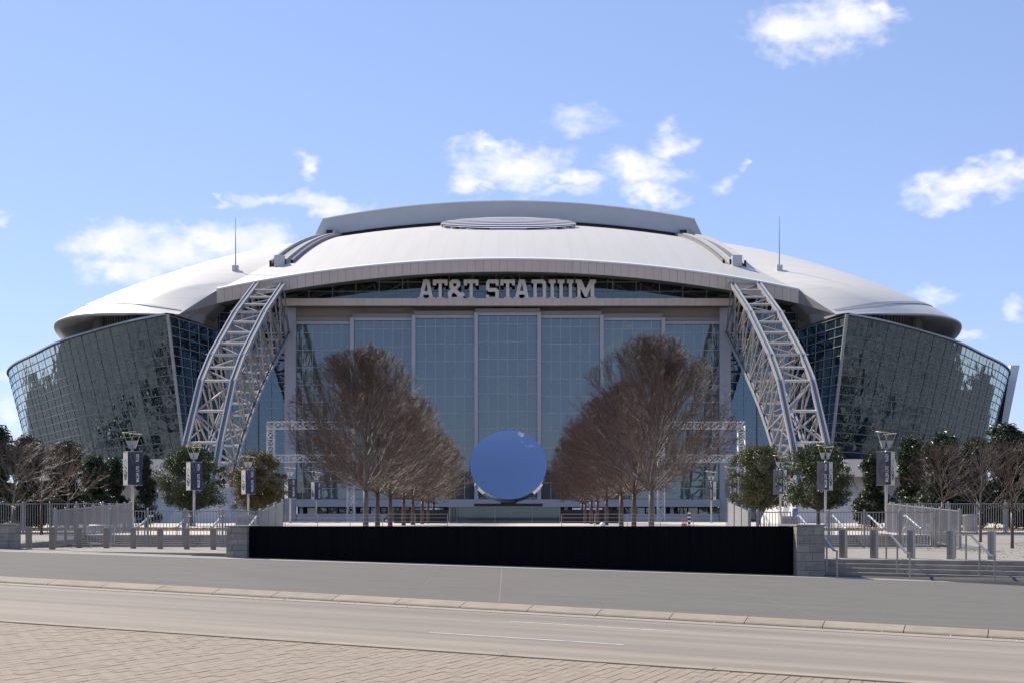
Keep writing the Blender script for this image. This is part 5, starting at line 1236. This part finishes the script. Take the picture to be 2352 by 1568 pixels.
MB().lathe([(0.38,0),(0.42,0.9),(0.46,0.92),(0.46,0.97),(0.2,1.02),(0,1.03)],18).build('body', M['soffit_light'], t, True, local=True); MB().lathe([(0.47,0.86),(0.47,0.9)],18).build('band', M['fence'], t, local=True)
def barrier(label, px, Y, z, rz):
    t = thing('crowd_barrier', label, 'barrier', (P(px,0,Y).x, Y, z), rz); w, h = 0.62, 1.0
    MB().tube([(-w,0,0.18),(-w,0,h-0.1),(-w+0.1,0,h),(w-0.1,0,h),(w,0,h-0.1),(w,0,0.18),(-w,0,0.18)],0.022,6).build('frame', M['pole'], t, True, local=True)
    for k in range(1,9): MB().tube([(-w+2*w*k/9,0,0.18),(-w+2*w*k/9,0,h)],0.010,5).build('bar', M['pole'], t, local=True)
    for x in (-w*0.75,w*0.75): MB().bar((x,-0.3,0.02),(x,0.3,0.02),0.05,0.03).build('foot', M['pole'], t, local=True); MB().tube([(x,0,0.02),(x,0,0.2)],0.02,6).build('leg', M['pole'], t, local=True)
barrier('low crowd barrier inside the dense pickets on the right', 2106, 63.5, 0.74, 0.05); barrier('low crowd barrier inside the dense pickets on the left', 232, 64.5, 0.80, -0.05)
# dormant grass strips
for s in (-1, 1):
    mb = MB(); r_ = random.Random(50+s)
    for k in range(5200):
        x = s*r_.uniform(17.5, 36); y = r_.uniform(88, 103); h = r_.uniform(0.05,0.15); a = r_.uniform(0,6.28); dx, dy = 0.05*math.cos(a), 0.05*math.sin(a)
        mb.add([(x-dx,y-dy,PZ),(x+dx,y+dy,PZ),(x+r_.gauss(0,.03),y+r_.gauss(0,.03),PZ+h)],[(0,1,2)])
    mb.add([(s*17.5,88,PZ+0.03),(s*36,88,PZ+0.03),(s*36,103,PZ+0.03),(s*17.5,103,PZ+0.03)],[(0,1,2,3)])
    tag(mb.build('dormant_grass', M['grass']), 'strip of dry yellow grass behind the '+('left' if s < 0 else 'right')+' gates', 'grass', kind='stuff')
# birds in the tall trees
def bird(label, px, py, Y, rz):
    p = P(px, py, Y); t = thing('bird', label, 'bird', p, rz)
    mb = MB().tube([(-0.17,0,0.0),(-0.1,0,0.02),(0.0,0,0.03),(0.09,0,0.06),(0.14,0,0.10),(0.19,0,0.11),(0.24,0,0.10)],[0.005,0.05,0.075,0.06,0.045,0.04,0.006],8)
    mb.add([(-0.14,-0.03,0.01),(-0.14,0.03,0.01),(-0.36,0.05,-0.05),(-0.36,-0.05,-0.05)],[(0,1,2,3)]); mb.build('body', M['bird'], t, True, local=True)
    for y in (-0.06,0.06): MB().tube([(0.05,y,0.05),(-0.06,y*1.1,0.03),(-0.22,y*0.5,0.0)],[0.02,0.035,0.004],6).build('wing', M['bird'], t, True, local=True)
bird('black bird perched on the left side of the nearest left tree', 787, 919, 99, 0.4); bird('black bird perched high in the middle of the nearest left tree', 896, 898, 99, 2.6)
bird('black bird perched on the right side of the nearest left tree', 951, 917, 104, 2.8); bird('black bird perched high in the nearest right tree', 1534, 858, 99, 2.4)
# leaf litter by the terrace edges and grit along the gutter
mb = MB(); r_ = random.Random(77)
for k in range(260):
    s = -1 if k % 2 else 1; x = s*r_.uniform(19.8, 23.5) ; y = r_.uniform(57, 64.5); z = zland(x, y)+0.012 if abs(x) < 21 else (zland(x, 54)+0.03)*(80-y)/26.6+1.2*(y-53.4)/26.6+0.02; a = r_.uniform(0,6.28); q = r_.uniform(0.03,0.06)
    mb.add([(x+q*math.cos(a),y+q*math.sin(a),z),(x-q*math.sin(a),y+q*math.cos(a),z+0.02),(x-q*math.cos(a),y-q*math.sin(a),z),(x+q*math.sin(a),y-q*math.cos(a),z+0.015)],[(0,1,2,3)])
tag(mb.build('leaf_litter', M['litter']), 'scattered dead leaves along the terrace edges', 'leaves', kind='stuff')
mb = MB()
for k in range(420):
    u = r_.uniform(-30, 8); v = V_NEAR+abs(r_.gauss(0,0.12))+0.02 if k % 3 else V_KERB-abs(r_.gauss(0,0.2)); q = r_.uniform(0.004,0.016); p = UV(u, v, zr(u)+0.008)
    mb.add([p+Vector((q,0,0)),p+Vector((-q,q,0)),p+Vector((-q,-q,0)),p+Vector((0,0,q*1.5))],[(0,1,3),(1,2,3),(2,0,3)])
tag(mb.build('grit', M['white']), 'pale grit scattered along the gutters', 'grit', kind='stuff')

# dark trees standing beside the building, seen in the glass of the wings
for s in (-1, 1):
    mb = MB(); r_ = random.Random(90+s)
    for k in range(34):
        cx, cy = s*r_.uniform(118, 250), r_.uniform(222, 350); hh = r_.uniform(4, 11); ww = r_.uniform(2.0, 4.5)
        mb.tube([(cx,cy,0.2),(cx,cy,hh*0.6)], [0.25,0.1], 5)
        for l in range(150):
            d = Vector((r_.gauss(0,1), r_.gauss(0,1), r_.gauss(0,1))).normalized()*(r_.random()**0.4); p = Vector((cx+d.x*ww, cy+d.y*ww, hh*0.58+d.z*hh*0.42)); q = r_.uniform(0.3,0.7)
            n_ = Vector((r_.gauss(0,1), r_.gauss(0,1), r_.gauss(0,1))).normalized(); a_ = n_.orthogonal()*q; b_ = n_.cross(a_)
            mb.add([p-a_, p+b_*0.7, p+a_, p-b_*0.7], [(0,1,2,3)])
    tag(mb.build('flank_trees', M['magnolia_dark']), 'dark trees mirrored in the '+('left' if s < 0 else 'right')+' glass wing', 'trees', kind='stuff')
